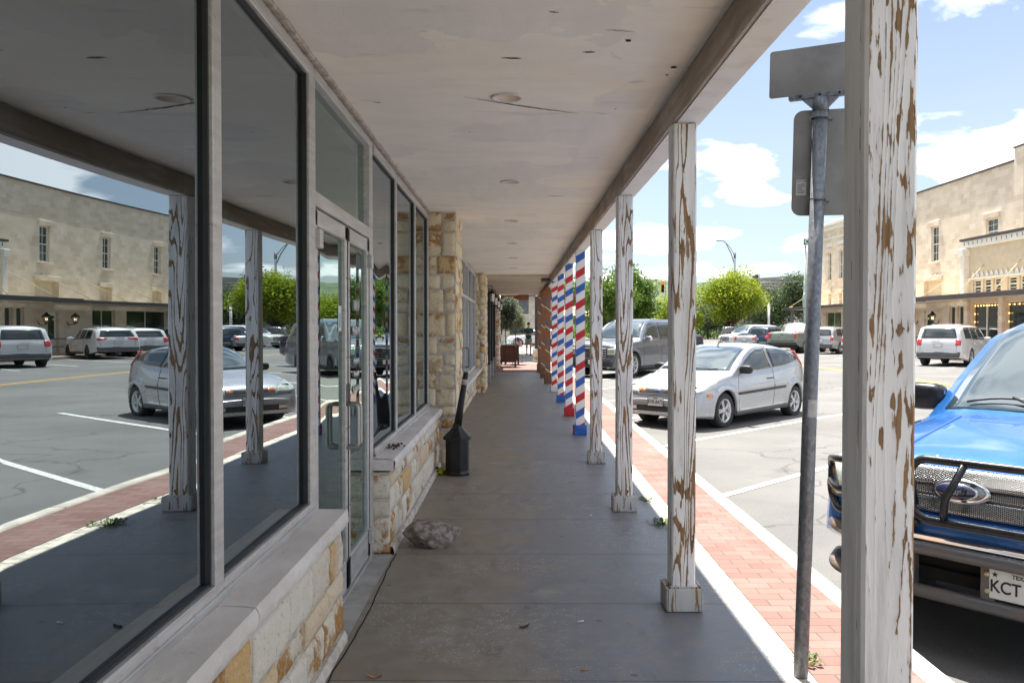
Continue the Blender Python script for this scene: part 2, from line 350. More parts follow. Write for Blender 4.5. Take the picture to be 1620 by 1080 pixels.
def mk_brownstripe():
    b = NB('striped_brown_timber'); uv = b.n('ShaderNodeUVMap'); sp = b.n('ShaderNodeSeparateXYZ'); b.l(uv.outputs[0], sp.inputs[0]); oi = b.n('ShaderNodeObjectInfo')
    d = b.math('ADD', sp.outputs[1], b.math('MULTIPLY', sp.outputs[0], .8))
    ph = b.math('FRACT', b.math('ADD', b.math('DIVIDE', d, 1.15), b.math('MULTIPLY', oi.outputs['Random'], 3.0)))
    def band(a, w): return b.math('MULTIPLY', b.ramp(ph, a, a+.005), b.ramp(ph, a+w+.005, a+w))
    n = b.noise(b.coord((45,45,3), rnd=6), 1, 4, .6)
    col = b.mix(n, (.13,.055,.02), (.30,.15,.055))
    for a, q in ((.05,(.5,.02,.02)),(.2,(.55,.6,.52)),(.40,(.03,.09,.35)),(.6,(.5,.02,.02)),(.75,(.55,.6,.52)),(.86,(.03,.09,.35))): col = b.mix(band(a, .026), col, q)
    b.set(col, .6); b.bump(n, .4, .003); return b.mat
BROWNSTRIPE = mk_brownstripe()
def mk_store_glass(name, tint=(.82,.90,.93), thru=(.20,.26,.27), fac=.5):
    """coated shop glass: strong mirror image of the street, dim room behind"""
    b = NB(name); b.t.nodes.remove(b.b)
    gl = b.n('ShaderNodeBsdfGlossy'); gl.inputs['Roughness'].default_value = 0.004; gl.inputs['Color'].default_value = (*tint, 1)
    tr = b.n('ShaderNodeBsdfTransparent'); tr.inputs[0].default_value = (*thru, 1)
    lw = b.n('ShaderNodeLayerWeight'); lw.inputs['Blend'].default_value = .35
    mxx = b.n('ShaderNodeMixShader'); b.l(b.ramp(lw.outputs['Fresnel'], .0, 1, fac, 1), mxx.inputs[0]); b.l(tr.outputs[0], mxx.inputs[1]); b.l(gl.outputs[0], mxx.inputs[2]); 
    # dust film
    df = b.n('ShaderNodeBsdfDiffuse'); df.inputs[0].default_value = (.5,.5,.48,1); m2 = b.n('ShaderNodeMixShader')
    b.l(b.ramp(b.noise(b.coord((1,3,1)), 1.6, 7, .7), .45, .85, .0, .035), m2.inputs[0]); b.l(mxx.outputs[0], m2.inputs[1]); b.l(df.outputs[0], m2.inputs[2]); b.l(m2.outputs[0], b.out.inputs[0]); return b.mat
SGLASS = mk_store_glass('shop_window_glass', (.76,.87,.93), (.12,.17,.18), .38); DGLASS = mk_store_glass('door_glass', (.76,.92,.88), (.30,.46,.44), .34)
def mk_alu():
    b = NB('worn_aluminium_frame'); c = b.coord((1,1,1)); n = b.noise(b.coord((30,3,30)), 1, 5, .65); s_ = b.noise(c, 14, 5, .7)
    col = b.mix(b.ramp(n, .35, .7), (.46,.45,.44), (.60,.59,.58)); col = b.mix(b.ramp(s_, .62, .70, 0, .6), col, (.16,.14,.12))
    b.set(col, b.ramp(n, .3, .7, .38, .55), .35); b.bump(n, .15, .001); return b.mat
ALU = mk_alu()
def mk_sill():
    b = NB('pale_sill_stone'); c = b.coord(); n = b.noise(b.coord((2,1,2)), 2.2, 7, .65); f = b.noise(c, 45, 5, .7)
    col = b.mix(b.ramp(n, .35, .7), (.62,.58,.54), (.78,.74,.71)); col = b.mix(b.ramp(b.noise(c, 6, 6, .75), .60, .74, 0, .75), col, (.17,.13,.10)); col = b.mix(b.ramp(f, .6, .8, 0, .3), col, (.3,.25,.2))
    b.set(col, .85); b.bump(f, .4, .004); return b.mat
SILL = mk_sill()
def mk_leaf(name, c1, c2, c3, tr=.35):
    b = NB(name); g = b.n('ShaderNodeNewGeometry'); r = g.outputs['Random Per Island']
    big = b.noise(b.coord(), .9, 3); 
    col = b.mix(b.ramp(big, .38, .62), c1, c2); col = b.mix(b.math('MULTIPLY', b.ramp(r, .55, 1), .8), col, c3)
    b.set(col, .55, spec=.3)
    t = b.n('ShaderNodeBsdfTranslucent'); b.l(col, t.inputs[0]); m = b.n('ShaderNodeMixShader'); m.inputs[0].default_value = tr; b.l(b.b.outputs[0], m.inputs[1]); b.l(t.outputs[0], m.inputs[2]); b.l(m.outputs[0], b.out.inputs[0]); return b.mat
LEAF_Y = mk_leaf('yellow_green_leaves', (.14,.22,.015), (.27,.34,.02), (.42,.42,.03), .45)
LEAF_G = mk_leaf('bright_green_leaves', (.055,.115,.015), (.11,.19,.025), (.18,.26,.035), .4)
LEAF_D = mk_leaf('dark_oak_leaves', (.045,.075,.03), (.09,.13,.05), (.16,.20,.09), .25)
LEAF_O = mk_leaf('olive_leaves', (.055,.085,.05), (.09,.12,.075), (.20,.24,.15), .3)
WEED = mk_leaf('weed_leaves', (.05,.10,.02), (.10,.16,.03), (.22,.24,.05), .3)
def mk_paint(name, col, flake=0, metal=.35):
    b = NB(name); n = b.noise(b.coord((1,1,3)), 2.5, 5, .6)
    b.set(b.mix(b.ramp(n, .5, .8, 0, .12), col, (.35,.32,.28)), b.ramp(n, .3, .75, .26, .36), metal, coat=.7)
    return b.mat
CAR = {k: mk_paint('car_paint_'+k, c, 1, m) for k, c, m in (('silver', (.40,.41,.44), .45), ('grey', (.15,.17,.20), .5), ('blue', (.03,.16,.50), .5), ('navy', (.02,.035,.08), .4), ('white', (.60,.60,.60), 0), ('sage', (.19,.225,.20), .2), ('lightsilver', (.38,.38,.38), .35), ('darkgrey', (.12,.12,.125), .4))}
def mk_carglass():
    b = NB('car_glass'); n = b.noise(b.coord((1,1,1)), 3, 5, .6)
    sp = b.ramp(b.noise(b.coord(), 60, 4, .7), .70, .74, 0, .35)
    b.set(b.mix(sp, (.018,.028,.032), (.6,.6,.55)), .03, .0, 1.0); b.b.inputs['IOR'].default_value = 1.5; return b.mat
CGLASS = mk_carglass()
def mk_windscreen():
    b = NB('windscreen_glass'); sp = b.ramp(b.noise(b.coord(), 70, 4, .75), .69, .74, 0, .5)
    b.set(b.mix(sp, (.045,.075,.09), (.5,.5,.47)), .05, .25, 1.0); b.b.inputs['Coat Weight'].default_value = 1; b.b.inputs['Coat Roughness'].default_value = .01; b.b.inputs['Coat IOR'].default_value = 1.8; return b.mat
WSCREEN = mk_windscreen()
BLACK = plain('black_plastic', (.025,.025,.027), .5, 0, .2); TYRE = plain('tyre_rubber', (.03,.03,.03), .85, 0, .3, 20, .3)
CHROME = plain('chrome', (.65,.66,.68), .12, 1, .05, 6, 0); RIM = plain('alloy_rim', (.50,.50,.52), .3, .8, .1, 30, 0); DARK = plain('dark_shadow_gap', (.008,.008,.008), .9, 0, 0, 5, 0)
REDL = plain('red_tail_lens', (.50,.012,.02), .15, 0, .15, 9, 0, coat=.8); AMB = plain('amber_lens', (.75,.20,.01), .15, 0, .1, 9, 0, coat=.8); CLEAR = plain('clear_headlight_lens', (.52,.56,.50), .12, .3, .25, 25, 0, coat=.9)
BLKM = plain('black_powder_coated_steel', (.022,.023,.026), .32, .3, .3, 12, .25, 200); PLATEW = plain('plate_white', (.62,.62,.60), .5, 0, .08); INK = plain('black_ink', (.012,.012,.014), .6, 0, 0, 5, 0)
GREYP = plain('grey_bumper_plastic', (.09,.09,.095), .6)
GALV = None
def mk_galv():
    b = NB('galvanised_steel'); v = b.n('ShaderNodeTexVoronoi'); b.l(b.coord((1,1,.6)), v.inputs['Vector']); v.inputs['Scale'].default_value = 90
    n = b.noise(b.coord((6,6,2)), 1, 5, .6); s_ = b.n('ShaderNodeSeparateColor'); b.l(v.outputs['Color'], s_.inputs[0])
    col = b.mix(b.ramp(n, .35, .7), (.10,.115,.14), (.18,.195,.225)); col = b.mix(b.math('MULTIPLY', s_.outputs[0], .4), col, (.36,.38,.41))
    b.set(col, .5, .45); b.bump(n, .1, .002); return b.mat
GALV = mk_galv(); SIGNBACK = plain('aluminium_sign_back', (.24,.235,.23), .48, .55, .14, 5, .1, 30)
TAN = plain('tan_stucco', (.55,.46,.33), .9, 0, .06, 3, .2, 90); CREAM = plain('cream_trim', (.70,.67,.60), .7, 0, .06); CANOPY = plain('brown_metal_fascia', (.06,.047,.047), .5, .3, .2); BEIGE = plain('beige_soffit_boards', (.52,.46,.37), .8, 0, .1)
WINDK = plain('dark_window_glass', (.02,.032,.03), .04, 0, .3, 4, 0, spec=1); BULB = plain('lit_bulb', (1,.55,.16), .4, 0, 0, 5, 0, emit=2.2)
FLAME = plain('lit_lamp', (1,.62,.30), .4, 0, 0, 5, 0, emit=2.0); BARK = plain('bark', (.10,.075,.055), .9, 0, .35, 20, .8, 25); MORTAR = plain('grey_mortar', (.56,.51,.44), .95, 0, .2, 14, .6, 60)
WHITEP = plain('white_gloss_paint', (.75,.75,.74), .5, 0, .05); REDP = plain('red_gloss_paint', (.50,.015,.025), .5, 0, .15, 20); BLUEP = plain('blue_gloss_paint', (.02,.12,.48), .5, 0, .15, 20)
MAHOG = plain('mahogany_stain', (.085,.028,.014), .45, 0, .3, 14, .3, 40); TEAL = plain('teal_paint', (.02,.34,.36), .5); RUST = plain('rusty_steel_beam', (.20,.065,.03), .7, .2, .3, 8); STEELDK = plain('dark_painted_steel', (.075,.06,.06), .5, .3, .2)
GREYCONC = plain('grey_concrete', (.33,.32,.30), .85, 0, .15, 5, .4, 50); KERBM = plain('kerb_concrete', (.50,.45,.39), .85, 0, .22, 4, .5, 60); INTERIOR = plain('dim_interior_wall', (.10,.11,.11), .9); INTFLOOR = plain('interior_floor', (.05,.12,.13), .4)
ROCKM = plain('aggregate_rock', (.27,.23,.20), .9, 0, .45, 22, 1.0, 45)
# ================================================================ the setting
def zs(y): return sinterp([(-12,-.36),(3,-.34),(5,-.31),(10,-.24),(15,-.18),(29,-.12),(60,-.13),(140,-.13)], y)
# far ground sheet
g = MB(); g.box(-700, 900, -60, 1500, -1.2, -1.0); tag(g.build('ground', plain('dry_grass_ground', (.14,.13,.07), .95, 0, .3, .2)), kind='structure')
# street: one sheet that follows the fall of the road
g = MB(); ys = [-12+i*1.0 for i in range(152)]; xs = [-30,-12,-2,1.80,3,5,8,12,16,19,21.6,30,60,110]
for i, y in enumerate(ys):
    for x in xs: g.v.append((x, y, zs(y)))
W_ = len(xs)
for j in range(len(ys)-1):
    for i in range(W_-1):
        if ys[j] < 66 and not (1.7 < xs[i] < 21.5): 
            continue
        g.f.append([j*W_+i, j*W_+i+1, (j+1)*W_+i+1, (j+1)*W_+i]); g.m.append(0); g.sm.append(False)
tag(g.build('street', ASPH), kind='structure')
# painted markings (thin sheets 4 mm above the road)
g = MB()
def strip(x0, y0, x1, y1, wd, mi):
    n = max(2, int(math.hypot(x1-x0, y1-y0)/.6)); d = Vector((x1-x0, y1-y0)).normalized(); nx, ny = -d.y*wd/2, d.x*wd/2
    g.grid(lambda u, v: (x0+(x1-x0)*u+nx*(2*v-1), y0+(y1-y0)*u+ny*(2*v-1), zs(y0+(y1-y0)*u)+.005), n, 1, mi, False)
for k in range(-1, 12):
    y0 = 1.75+3.36*k; strip(1.98, y0, 6.9, y0+4.75, .10, 0)
for k in range(-1, 17):
    y0 = 1.0+3.5*k; strip(16.6, y0, 21.3, y0+4.7, .10, 0)
strip(12.35, -10, 12.35, 64, .10, 1); strip(12.60, -10, 12.60, 64, .10, 1)
b = NB('worn_road_paint_white'); n_ = b.noise(b.coord(), 30, 5, .7); b.set(b.mix(b.ramp(n_, .50, .62), (.62,.61,.58), (.27,.26,.24)), .8); RPW = b.mat
b = NB('worn_road_paint_yellow'); n_ = b.noise(b.coord(), 30, 5, .7); b.set(b.mix(b.ramp(n_, .48, .66), (.58,.34,.05), (.30,.24,.15)), .8); RPY = b.mat
tag(g.build('road_markings', [RPW, RPY]), kind='structure')
# walkway slab
g = MB(); g.grid(lambda u, v: (-1.0+2.16*u, -5+33*v, 0), 4, 66, 0, False); g.box(-1.0, 1.16, -5, 28, -.6, -.004)
rw_ = random.Random(5); P_ = [(-.80-.05*sin(i*.35)*.2+rw_.uniform(-.004,.004), 3.0+i*.1) for i in range(26)]
g.add([(x+s_*.004, y, .002) for x, y in P_ for s_ in (-1, 1)], [(2*i, 2*i+1, 2*i+3, 2*i+2) for i in range(25)], 1)
g.box(-.99, -.83, 3.97, 5.46, -.02, .006, 2)
tag(g.build('walkway', [CONC, DARK, GREYCONC]), kind='structure')
g = MB(); g.box(-6, 1.9, 35.2, 60, -.7, .0); g.box(-6, 1.2, 60.004, 110, -.7, -.02); tag(g.build('far_pavement', GREYCONC), kind='structure')
# brick band beside the walkway and the crossing beyond it
g = MB(); g.box(1.30, 1.762, -5, 28, -.6, -.006); g.box(-6, 1.762, 28.004, 35.19, -.6, -.003); tag(g.build('brick_paving', PAVER), kind='structure')
# flagstone edging, uneven
g = MB(); y = -4.9; rr = random.Random(3)
while y < 28:
    L = rr.uniform(.14, .42); a = 1.163+rr.uniform(-.004,.006); c_ = 1.262+rr.uniform(-.02,.022); z = rr.uniform(-.001,.008)
    g.bbox(a, c_, y, y+L-.006, -.1, z, .006); y += L
g.box(1.161, 1.30, -5, 28, -.2, -.010)
tag(g.build('stone_edging', plain('pale_edging_stone', (.56,.50,.42), .85, 0, .22, 12, .6, 50)), kind='structure')
# kerb
g = MB(); y = -5
while y < 40:
    g.bbox(1.766, 1.885, y+.003, y+2.997, -.7, .004, .012); y += 3
tag(g.build('kerb', KERBM), kind='structure')
g = MB(); g.box(21.6, 21.75, -12, 66, -.6, .03); g.box(21.75, 25, -12, 66, -.6, .024); tag(g.build('far_sidewalk', plain('pinkish_pavement', (.42,.32,.27), .85, 0, .12, 2)), kind='structure')
# hills
g = MB()
def hill(u, v):
    x = -300+1000*u; y = 330+420*v; h = 38*sin(pi*v)*(0.75+.35*noise.noise(Vector((x*.006, y*.004, 1)))*1.4)+5*noise.noise(Vector((x*.03,y*.03,2)))
    return (x, y, max(-1, h))
g.grid(hill, 160, 40); b = NB('wooded_hill'); n_ = b.noise(b.coord(), .12, 8, .75); b.set(b.mix(b.ramp(n_, .4, .6), (.05,.085,.045), (.12,.15,.07)), .95); b.bump(n_, 1, 3)
tag(g.build('hills', b.mat), kind='structure')

# ================================================================ our building
bld = thing('storefront_building', 'limestone and glass shopfront building with aluminium windows along the walkway', 'building', (-1.0, 4, 0))
BL = Vector((1.0, -4, 0))      # world -> local shift
def bbuild(m, name, mats, parent=None): 
    o = m.build(name, mats); o.parent = parent or bld; o.location = BL if o.parent == bld else (0,0,0); return o
m = MB()
m.box(-9, -.996, -5, 36, 2.785, 5.2)            # wall above the shops and upper storey
m.box(-9, -8.8, -5, 36, -.3, 2.78); m.box(-8.79, -1.06, -5, -4.8, -.3, 2.78)
m.box(-8.79, -1.10, 35.8, 36, -.3, 2.78)
bbuild(m, 'wall', plain('cream_render', (.5,.45,.38), .9))
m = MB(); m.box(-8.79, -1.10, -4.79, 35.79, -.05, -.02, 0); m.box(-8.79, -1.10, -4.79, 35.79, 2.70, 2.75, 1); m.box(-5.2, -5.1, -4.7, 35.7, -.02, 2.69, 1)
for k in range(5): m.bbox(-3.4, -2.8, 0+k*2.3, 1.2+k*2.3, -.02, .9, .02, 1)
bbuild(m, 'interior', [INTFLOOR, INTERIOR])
# ---- ashlar masonry from individual blocks
def split(x0, x1, z0, z1, wmax, hmax, rr, out, wmin=.12, hmin=.09):
    w, h = x1-x0, z1-z0
    if (w <= wmax and h <= hmax and (rr.random() < .65 or (w < wmin*2 and h < hmin*2))): out.append((x0,x1,z0,z1)); return
    if h > hmax or (h > hmin*2 and w < h*1.25 and rr.random() < .5) or w < wmin*2:
        if h < hmin*2: out.append((x0,x1,z0,z1)); return
        c = z0+h*rr.uniform(.36,.64); split(x0,x1,z0,c,wmax,hmax,rr,out,wmin,hmin); split(x0,x1,c,z1,wmax,hmax,rr,out,wmin,hmin)
    else:
        if w < wmin*2: out.append((x0,x1,z0,z1)); return
        c = x0+w*rr.uniform(.34,.66); split(x0,c,z0,z1,wmax,hmax,rr,out,wmin,hmin); split(c,x1,z0,z1,wmax,hmax,rr,out,wmin,hmin)
def masonry(m, O, U, Nn, L, z0, z1, seed, wmax=.42, hmax=.24, res=.03, depth=.03, rough=.013, gap=.007, rows=None, mi=0, wmin=.12, hmin=.09, rnd_=.022):
    """blocks on a face: origin O, horizontal dir U, outward normal Nn"""
    rr = random.Random(seed); O = Vector(O); U = Vector(U); Nn = Vector(Nn); out = []
    z = z0
    while z < z1-.02:
        h = min(rr.choice(rows or (.22,.34,.26,.4)), z1-z)
        if z1-z-h < .1: h = z1-z
        split(0, L, z, z+h, wmax, hmax, rr, out, wmin, hmin); z += h
    for (a, b_, c, d) in out:
        a += gap; b_ -= gap; c += gap; d -= gap; n1 = max(2, int((b_-a)/res)); n2 = max(2, int((d-c)/res)); pr = rr.uniform(-.004, .008); sd_ = rr.uniform(0, 99); w, h = b_-a, d-c
        def fn(u, v, a=a, c=c, w=w, h=h, pr=pr, sd_=sd_):
            e = min(u*w, (1-u)*w, v*h, (1-v)*h); q = min(1, e/rnd_); edge = sqrt(max(0, 1-(1-q)**2))
            nn = noise.noise(Vector((u*w*9+sd_, v*h*9, sd_)))*.7+noise.noise(Vector((u*w*28, v*h*28+sd_, 3)))*.45
            off = pr+edge*(.007+depth*.2)+nn*rough*edge
            jx = noise.noise(Vector((v*h*14, sd_, 1)))*.004*(1-q); 
            return tuple(O+U*(a+u*w+jx)+Nn*off+Vector((0,0,c+v*h+jx)))
        k0 = m.grid(fn, n1, n2, mi, True)
        # skirt into the mortar so that every block is one island with depth
        bd = [i for i in range(n1+1)]+[j*(n1+1)+n1 for j in range(1, n2+1)]+[n2*(n1+1)+i for i in range(n1-1, -1, -1)]+[j*(n1+1) for j in range(n2-1, 0, -1)]
        base = len(m.v)
        for i in bd: m.v.append(tuple(Vector(m.v[k0+i])-Nn*.03))
        for q in range(len(bd)):
            r_ = (q+1) % len(bd); m.f.append([k0+bd[r_], k0+bd[q], base+q, base+r_]); m.m.append(mi); m.sm.append(False)
def cap(m, x0, x1, y0, y1, zt, th, seed, joints=(1.15,)):
    """sill slabs with a rock-faced front edge"""
    rr = random.Random(seed); y = y0
    while y < y1-.02:
        L = min(rr.uniform(.9, 1.35), y1-y)
        if y1-y-L < .25: L = y1-y
        b0, b1 = y+.002, y+L-.002; n1 = max(3, int((b1-b0)/.02))
        def top(u, v, b0=b0, b1=b1):
            xx = x0+(x1-x0)*v; yy = b0+(b1-b0)*u; e = noise.noise(Vector((yy*22, 0, seed)))*.005 if v > .99 else 0
            return (xx+e, yy, zt-(.004 if v > .99 else 0)+noise.noise(Vector((yy*6, xx*9, 4)))*.0012)
        m.grid(top, n1, 5, 0, True, True)
        def front(u, v, b0=b0, b1=b1):
            yy = b0+(b1-b0)*u; e = noise.noise(Vector((yy*22, 0, seed)))*.005
            zz = zt-.004-(th)*v; bulge = .014*sin(pi*min(1, v*1.0))+noise.noise(Vector((yy*16, v*2.6+seed, 2)))*.011*(1 if 0 < v < 1 else .0)+noise.noise(Vector((yy*50, v*6, 7)))*.004*(1 if 0 < v < 1 else 0)
            return (x1+e*(1-v)+bulge, yy, zz)
        m.grid(front, n1, 6, 0, True, True)
        m.box(x0, x1-.002, b0, b1, zt-th, zt-.006); y += L
    # end faces
KZ = .642; KX = -.850
for (ya, yb, seed, res) in ((-5, 3.955, 11, .022), (5.475, 8.95, 12, .028)):
    m = MB(); m.box(-1.06, KX, ya, yb, -.1, KZ-.09, 1)
    y_start = 1.4 if ya < 0 else ya
    masonry(m, (KX, y_start, 0), (0,1,0), (1,0,0), yb-y_start, .055, KZ-.10, seed, .46, .27, res, rough=.012, gap=.005, rows=(.49,.49), wmin=.13, hmin=.11)
    if ya > 0: masonry(m, (-.99, ya, 0), (1,0,0), (0,-1,0), .15, 0.0, KZ-.10, 31, .3, .26, .02, rough=.012, rows=(.25,.3))
    masonry(m, (KX, yb, 0), (-1,0,0), (0,1,0), .14, 0.02, KZ-.10, 32, .3, .26, .03, rough=.012, rows=(.25,.3))
    # rough foot course
    def foot(u, v, ya=y_start, yb=yb): 
        yy = ya+(yb-ya)*u; return (KX+.03+noise.noise(Vector((yy*12, 1, 5)))*.007-(.012 if v == 1 else 0), yy, .055*v+noise.noise(Vector((yy*9,2,2)))*.004*v)
    m.grid(foot, 120, 2, 1, True, True); m.grid(lambda u, v, ya=y_start, yb=yb: (KX-.01+.03*u, ya+(yb-ya)*v, .054), 1, 60, 1)
    kw = bbuild(m, 'knee_wall', [STONE, MORTAR])
    m = MB(); cap(m, -1.05, -.822, max(ya, -1), yb+.012, KZ, .075, seed)
    m2 = MB()
    if ya > 0:   # near end of the sill slab
        m.box(-1.05, -.822, ya-.012, ya+.004, KZ-.075, KZ-.004)
    else: m.box(-1.05, -.824, yb+.006, yb+.014, KZ-.075, KZ-.004)
    cp = m.build('sill_cap', SILL, kw)
# masonry pillars
def pillar(y0, y1, xf, seed, res=.035):
    m = MB(); m.box(-1.3, xf, y0, y1, -.1, 2.79, 1)
    masonry(m, (-1.0, y0, 0), (1,0,0), (0,-1,0), xf+1.0, 0.0, 2.778, seed, .26, .27, res, depth=.015, rough=.012, gap=.006, rows=(.30,.20,.17,.36,.26), rnd_=.011)
    masonry(m, (xf, y0-.0, 0), (0,1,0), (1,0,0), y1-y0, 0.0, 2.778, seed+1, .36, .27, res, depth=.015, rough=.012, gap=.006, rows=(.30,.20,.17,.36,.26), rnd_=.011)
    return bbuild(m, 'stone_pillar', [STONE_W, MORTAR])
pillar(8.98, 9.98, -.665, 21); pillar(19.0, 20.6, -.73, 27, .06)
m = MB(); masonry(m, (-1.05, 30.5, 0), (1,0,0), (0,-1,0), .42, 0, 2.77, 5, .3, .3, .09); masonry(m, (-.63, 30.5, 0), (0,1,0), (1,0,0), 2, 0, 2.77, 6, .5, .3, .1); m.box(-1.1, -.64, 30.5, 32.5, 0, 2.77, 1); bbuild(m, 'stone_pillar', [STONE, MORTAR])
# second shop: low wall, windows, door; third shop: timber front
m = MB(); m.box(-1.06, -.93, 9.98, 19.0, -.1, .50, 1); masonry(m, (-.93, 9.99, 0), (0,1,0), (1,0,0), 9.0, 0, .50, 15, .4, .25, .06); kw = bbuild(m, 'knee_wall', [STONE, MORTAR]); m = MB(); m.bbox(-1.05, -.80, 9.99, 18.99, .505, .58, .01); m.build('sill_cap', SILL, kw)
# window bays : frame (front face x=-.95), pane (x=-.983)
XF, XG = -.955, -.983
def pane(parent, y0, y1, z0, z1, seed, amp=.003, mat=SGLASS, name='pane', x=XG, res=.05):
    m = MB(); nu = max(4, int((y1-y0)/res)); nv = max(4, int((z1-z0)/.25))
    def fn(u, v, back=0):
        e = sin(pi*u)
        bow = amp*.42*(sin(2*pi*u*.95+seed)*1.0+.35*sin(2*pi*v*.8+seed*2))*(.4+.6*e)
        if y0 < 1.1 and y0 > 1: t_ = max(0, y0+(y1-y0)*u-1.5); bow = -.0165*t_+.013*t_*t_+.0006*sin(7*v+2*u)
        elif 2.6 < y0 < 2.8: t_ = (y1-y0)*u; bow = -.011*t_+.0055*t_*t_+.0003*sin(6*v)
        return (x+bow-back, y0+(y1-y0)*u, z0+(z1-z0)*v)
    m.grid(fn, nu, nv, 0, True); 
    return m.build(name, mat, parent)
def bay(y0, y1, z0, z1, seed, amp, mw=.055, trans=None):
    """one window: four frame bars with gasket, and the pane"""
    m = MB(); b_ = .004
    m.bbox(-1.04, XF, y0-mw, y0, z0-.02, z1+.0, b_) if False else None
    m.bbox(-1.05, XF, y1, y1+mw, z0-.055, z1+.05, b_)                     # far stile
    m.bbox(-1.05, XF+.002, y0, y1, z0-.055, z0, b_); m.bbox(-1.05, XF+.012, y0, y1+mw+.001, z0-.060, z0-.030, .003)   # bottom rail
    m.bbox(-1.05, XF+.002, y0, y1, z1, z1+.052, b_)
    m.box(XG-.02, XG+.014, y1-.012, y1-.001, z0, z1, 1); m.box(XG-.02, XG+.014, y0+.001, y0+.010, z0, z1, 1)
    m.box(XG-.02, XG+.012, y0, y1, z0+.001, z0+.008, 1); m.box(XG-.02, XG+.012, y0, y1, z1-.009, z1-.001, 1)
    f = bbuild(m, 'window', [ALU, BLACK]); pane(f, y0+.003, y1-.003, z0+.003, z1-.003, seed, amp); return f
ZT = 2.69; ZB = KZ+.058
bay(1.05, 2.595, ZB, ZT, 2.2, .0042, .075); bay(2.675, 3.805, ZB, ZT, .9, .003, .083)
bay(-.5, 1.0, ZB, ZT, 1.2, .003)
m = MB(); m.bbox(-1.05, XF, 3.8895, 3.915, 0.0, 2.74, .003)
m.bbox(-1.05, XF, 5.36, 5.47, 0.0, 2.74, .004); m.bbox(-1.05, XF+.001, 3.916, 5.36, 2.70, 2.745, .003); m.bbox(-1.05, XF+.001, 3.916, 5.36, 2.10, 2.17, .003)
m.box(-1.02, -.95, 3.916, 5.36, .0, .018)
tf = bbuild(m, 'door_frame', [ALU, BLACK]); pane(tf, 3.92, 5.36, 2.17, 2.70, 1, .001, DGLASS, 'transom_pane', -.995)
for a, b_, s_, am in ((5.53, 6.53, 1.4, .0035), (6.60, 7.76, 2.6, .002), (7.83, 8.90, .4, .002)): bay(a, b_, ZB, ZT, s_, am)
# doors
def door(y0, y1, hy, seed):
    m = MB(); x0, x1 = -1.0, -.962
    for a, b_ in ((y0, y0+.055), (y1-.055, y1)): m.bbox(x0, x1, a, b_, .03, 2.09, .004)
    m.bbox(x0, x1, y0, y1, 2.01, 2.092, .004); m.bbox(x0, x1, y0, y1, .028, .20, .004)
    m.box(x0-.002, x1+.003, y0-.006, y0-.001, .03, 2.09, 1); m.box(x0-.002, x1+.003, y1+.001, y1+.006, .03, 2.09, 1)
    for z in (.5, .95, 1.35, 1.8): m.lathe([(.004,0),(.004,.003)], 8, Matrix.Translation((x1, hy, z)) @ Matrix.Rotation(pi/2, 4, 'Y'), 1)
    m.box(x1, x1+.002, hy-.012, hy+.012, 1.08, 1.2, 1)
    d = bbuild(m, 'door', [ALU, BLACK]); pane(d, y0+.055, y1-.055, .20, 2.01, seed, .0012, DGLASS, 'pane', -.983)
    m = MB(); pts = fillet([(x1, hy, .84), (x1+.065, hy, .84), (x1+.065, hy, 1.085), (x1, hy, 1.085)], .035); m.tube(pts, .0105, 10); m.build('handle', plain('brushed_steel', (.38,.38,.37), .35, .8, .08), d)
    m = MB(); hyy = y0+.02 if hy > (y0+y1)/2 else y1-.02
    for z in (.12, 1.9): m = MB(); m.bbox(x1, x1+.03, hyy-.03, hyy+.03, z, z+.09, .004); m.build('hinge', ALU, d)
    return d
door(3.925, 4.675, 4.645, .6); dr = door(4.69, 5.355, 4.72, 1.9)
# white lettering on the second leaf (too small to read): short script-like strokes
m = MB(); rr = random.Random(9)
for (z, w0, h) in ((1.62,.16,.07),(1.47,.22,.06),(1.30,.18,.035),(1.22,.13,.035),(1.12,.20,.05)):
    y = 5.02-w0/2; m = MB()
    while y < 5.02+w0/2:
        pts = [Vector((-.978, y+.012*sin(t*1.3), z+h*(.5-.5*cos(t*2.1+y*40)))) for t in range(5)]; m.tube(pts, .0022, 4); y += .026
    m.build('lettering', WHITEP, dr)
# second shop glazing
m = MB(); fr = []
for k, (a, b_) in enumerate(((10.2,11.4),(11.45,12.6),(12.65,13.9),(14.0,15.0),(15.05,16.0),(16.1,17.4),(17.45,18.9))):
    z0 = .66 if k not in (3,4) else .05
    m = MB(); m.bbox(-1.05, XF+.02, b_, b_+.05, z0-.06, 2.74, .004); m.bbox(-1.05, XF+.02, a, b_, z0-.06, z0, .004); m.bbox(-1.05, XF+.02, a, b_, 2.69, 2.74, .004)
    m.bbox(-1.05, XF+.021, a, b_, 2.06, 2.12, .004)
    f = bbuild(m, 'window', [ALU, BLACK]); pane(f, a, b_, z0, 2.69, k, .001)
    if k in (3,4): mm = MB(); mm.tube(fillet([(XF+.02, 15.0+(-.1 if k==3 else .1), .8),(XF+.09, 15.0+(-.1 if k==3 else .1), .8),(XF+.09, 15.0+(-.1 if k==3 else .1), 1.15),(XF+.02, 15.0+(-.1 if k==3 else .1), 1.15)], .04), .012, 8); mm.build('handle', GALV, f)
# third shop: dark timber front with four pilasters on stone feet
m = MB(); m.box(-1.08, -.98, 20.6, 30.4, 0, 2.77, 0); bbuild(m, 'timber_front', plain('dark_timber', (.05,.035,.03), .6))
for y in (22.4, 25.0, 28.0):
    m = MB(); m.bbox(-.96, -.72, y, y+.22, .5, 2.5, .01); p = bbuild(m, 'pilaster', plain('black_painted_pilaster', (.012,.012,.014), .45) if y == 22.4 else bpy.data.materials['black_painted_pilaster'])
    m = MB(); m.bbox(-.97, -.70, y-.02, y+.25, 0, .5, .01); m.build('stone_foot', GREYCONC, p)
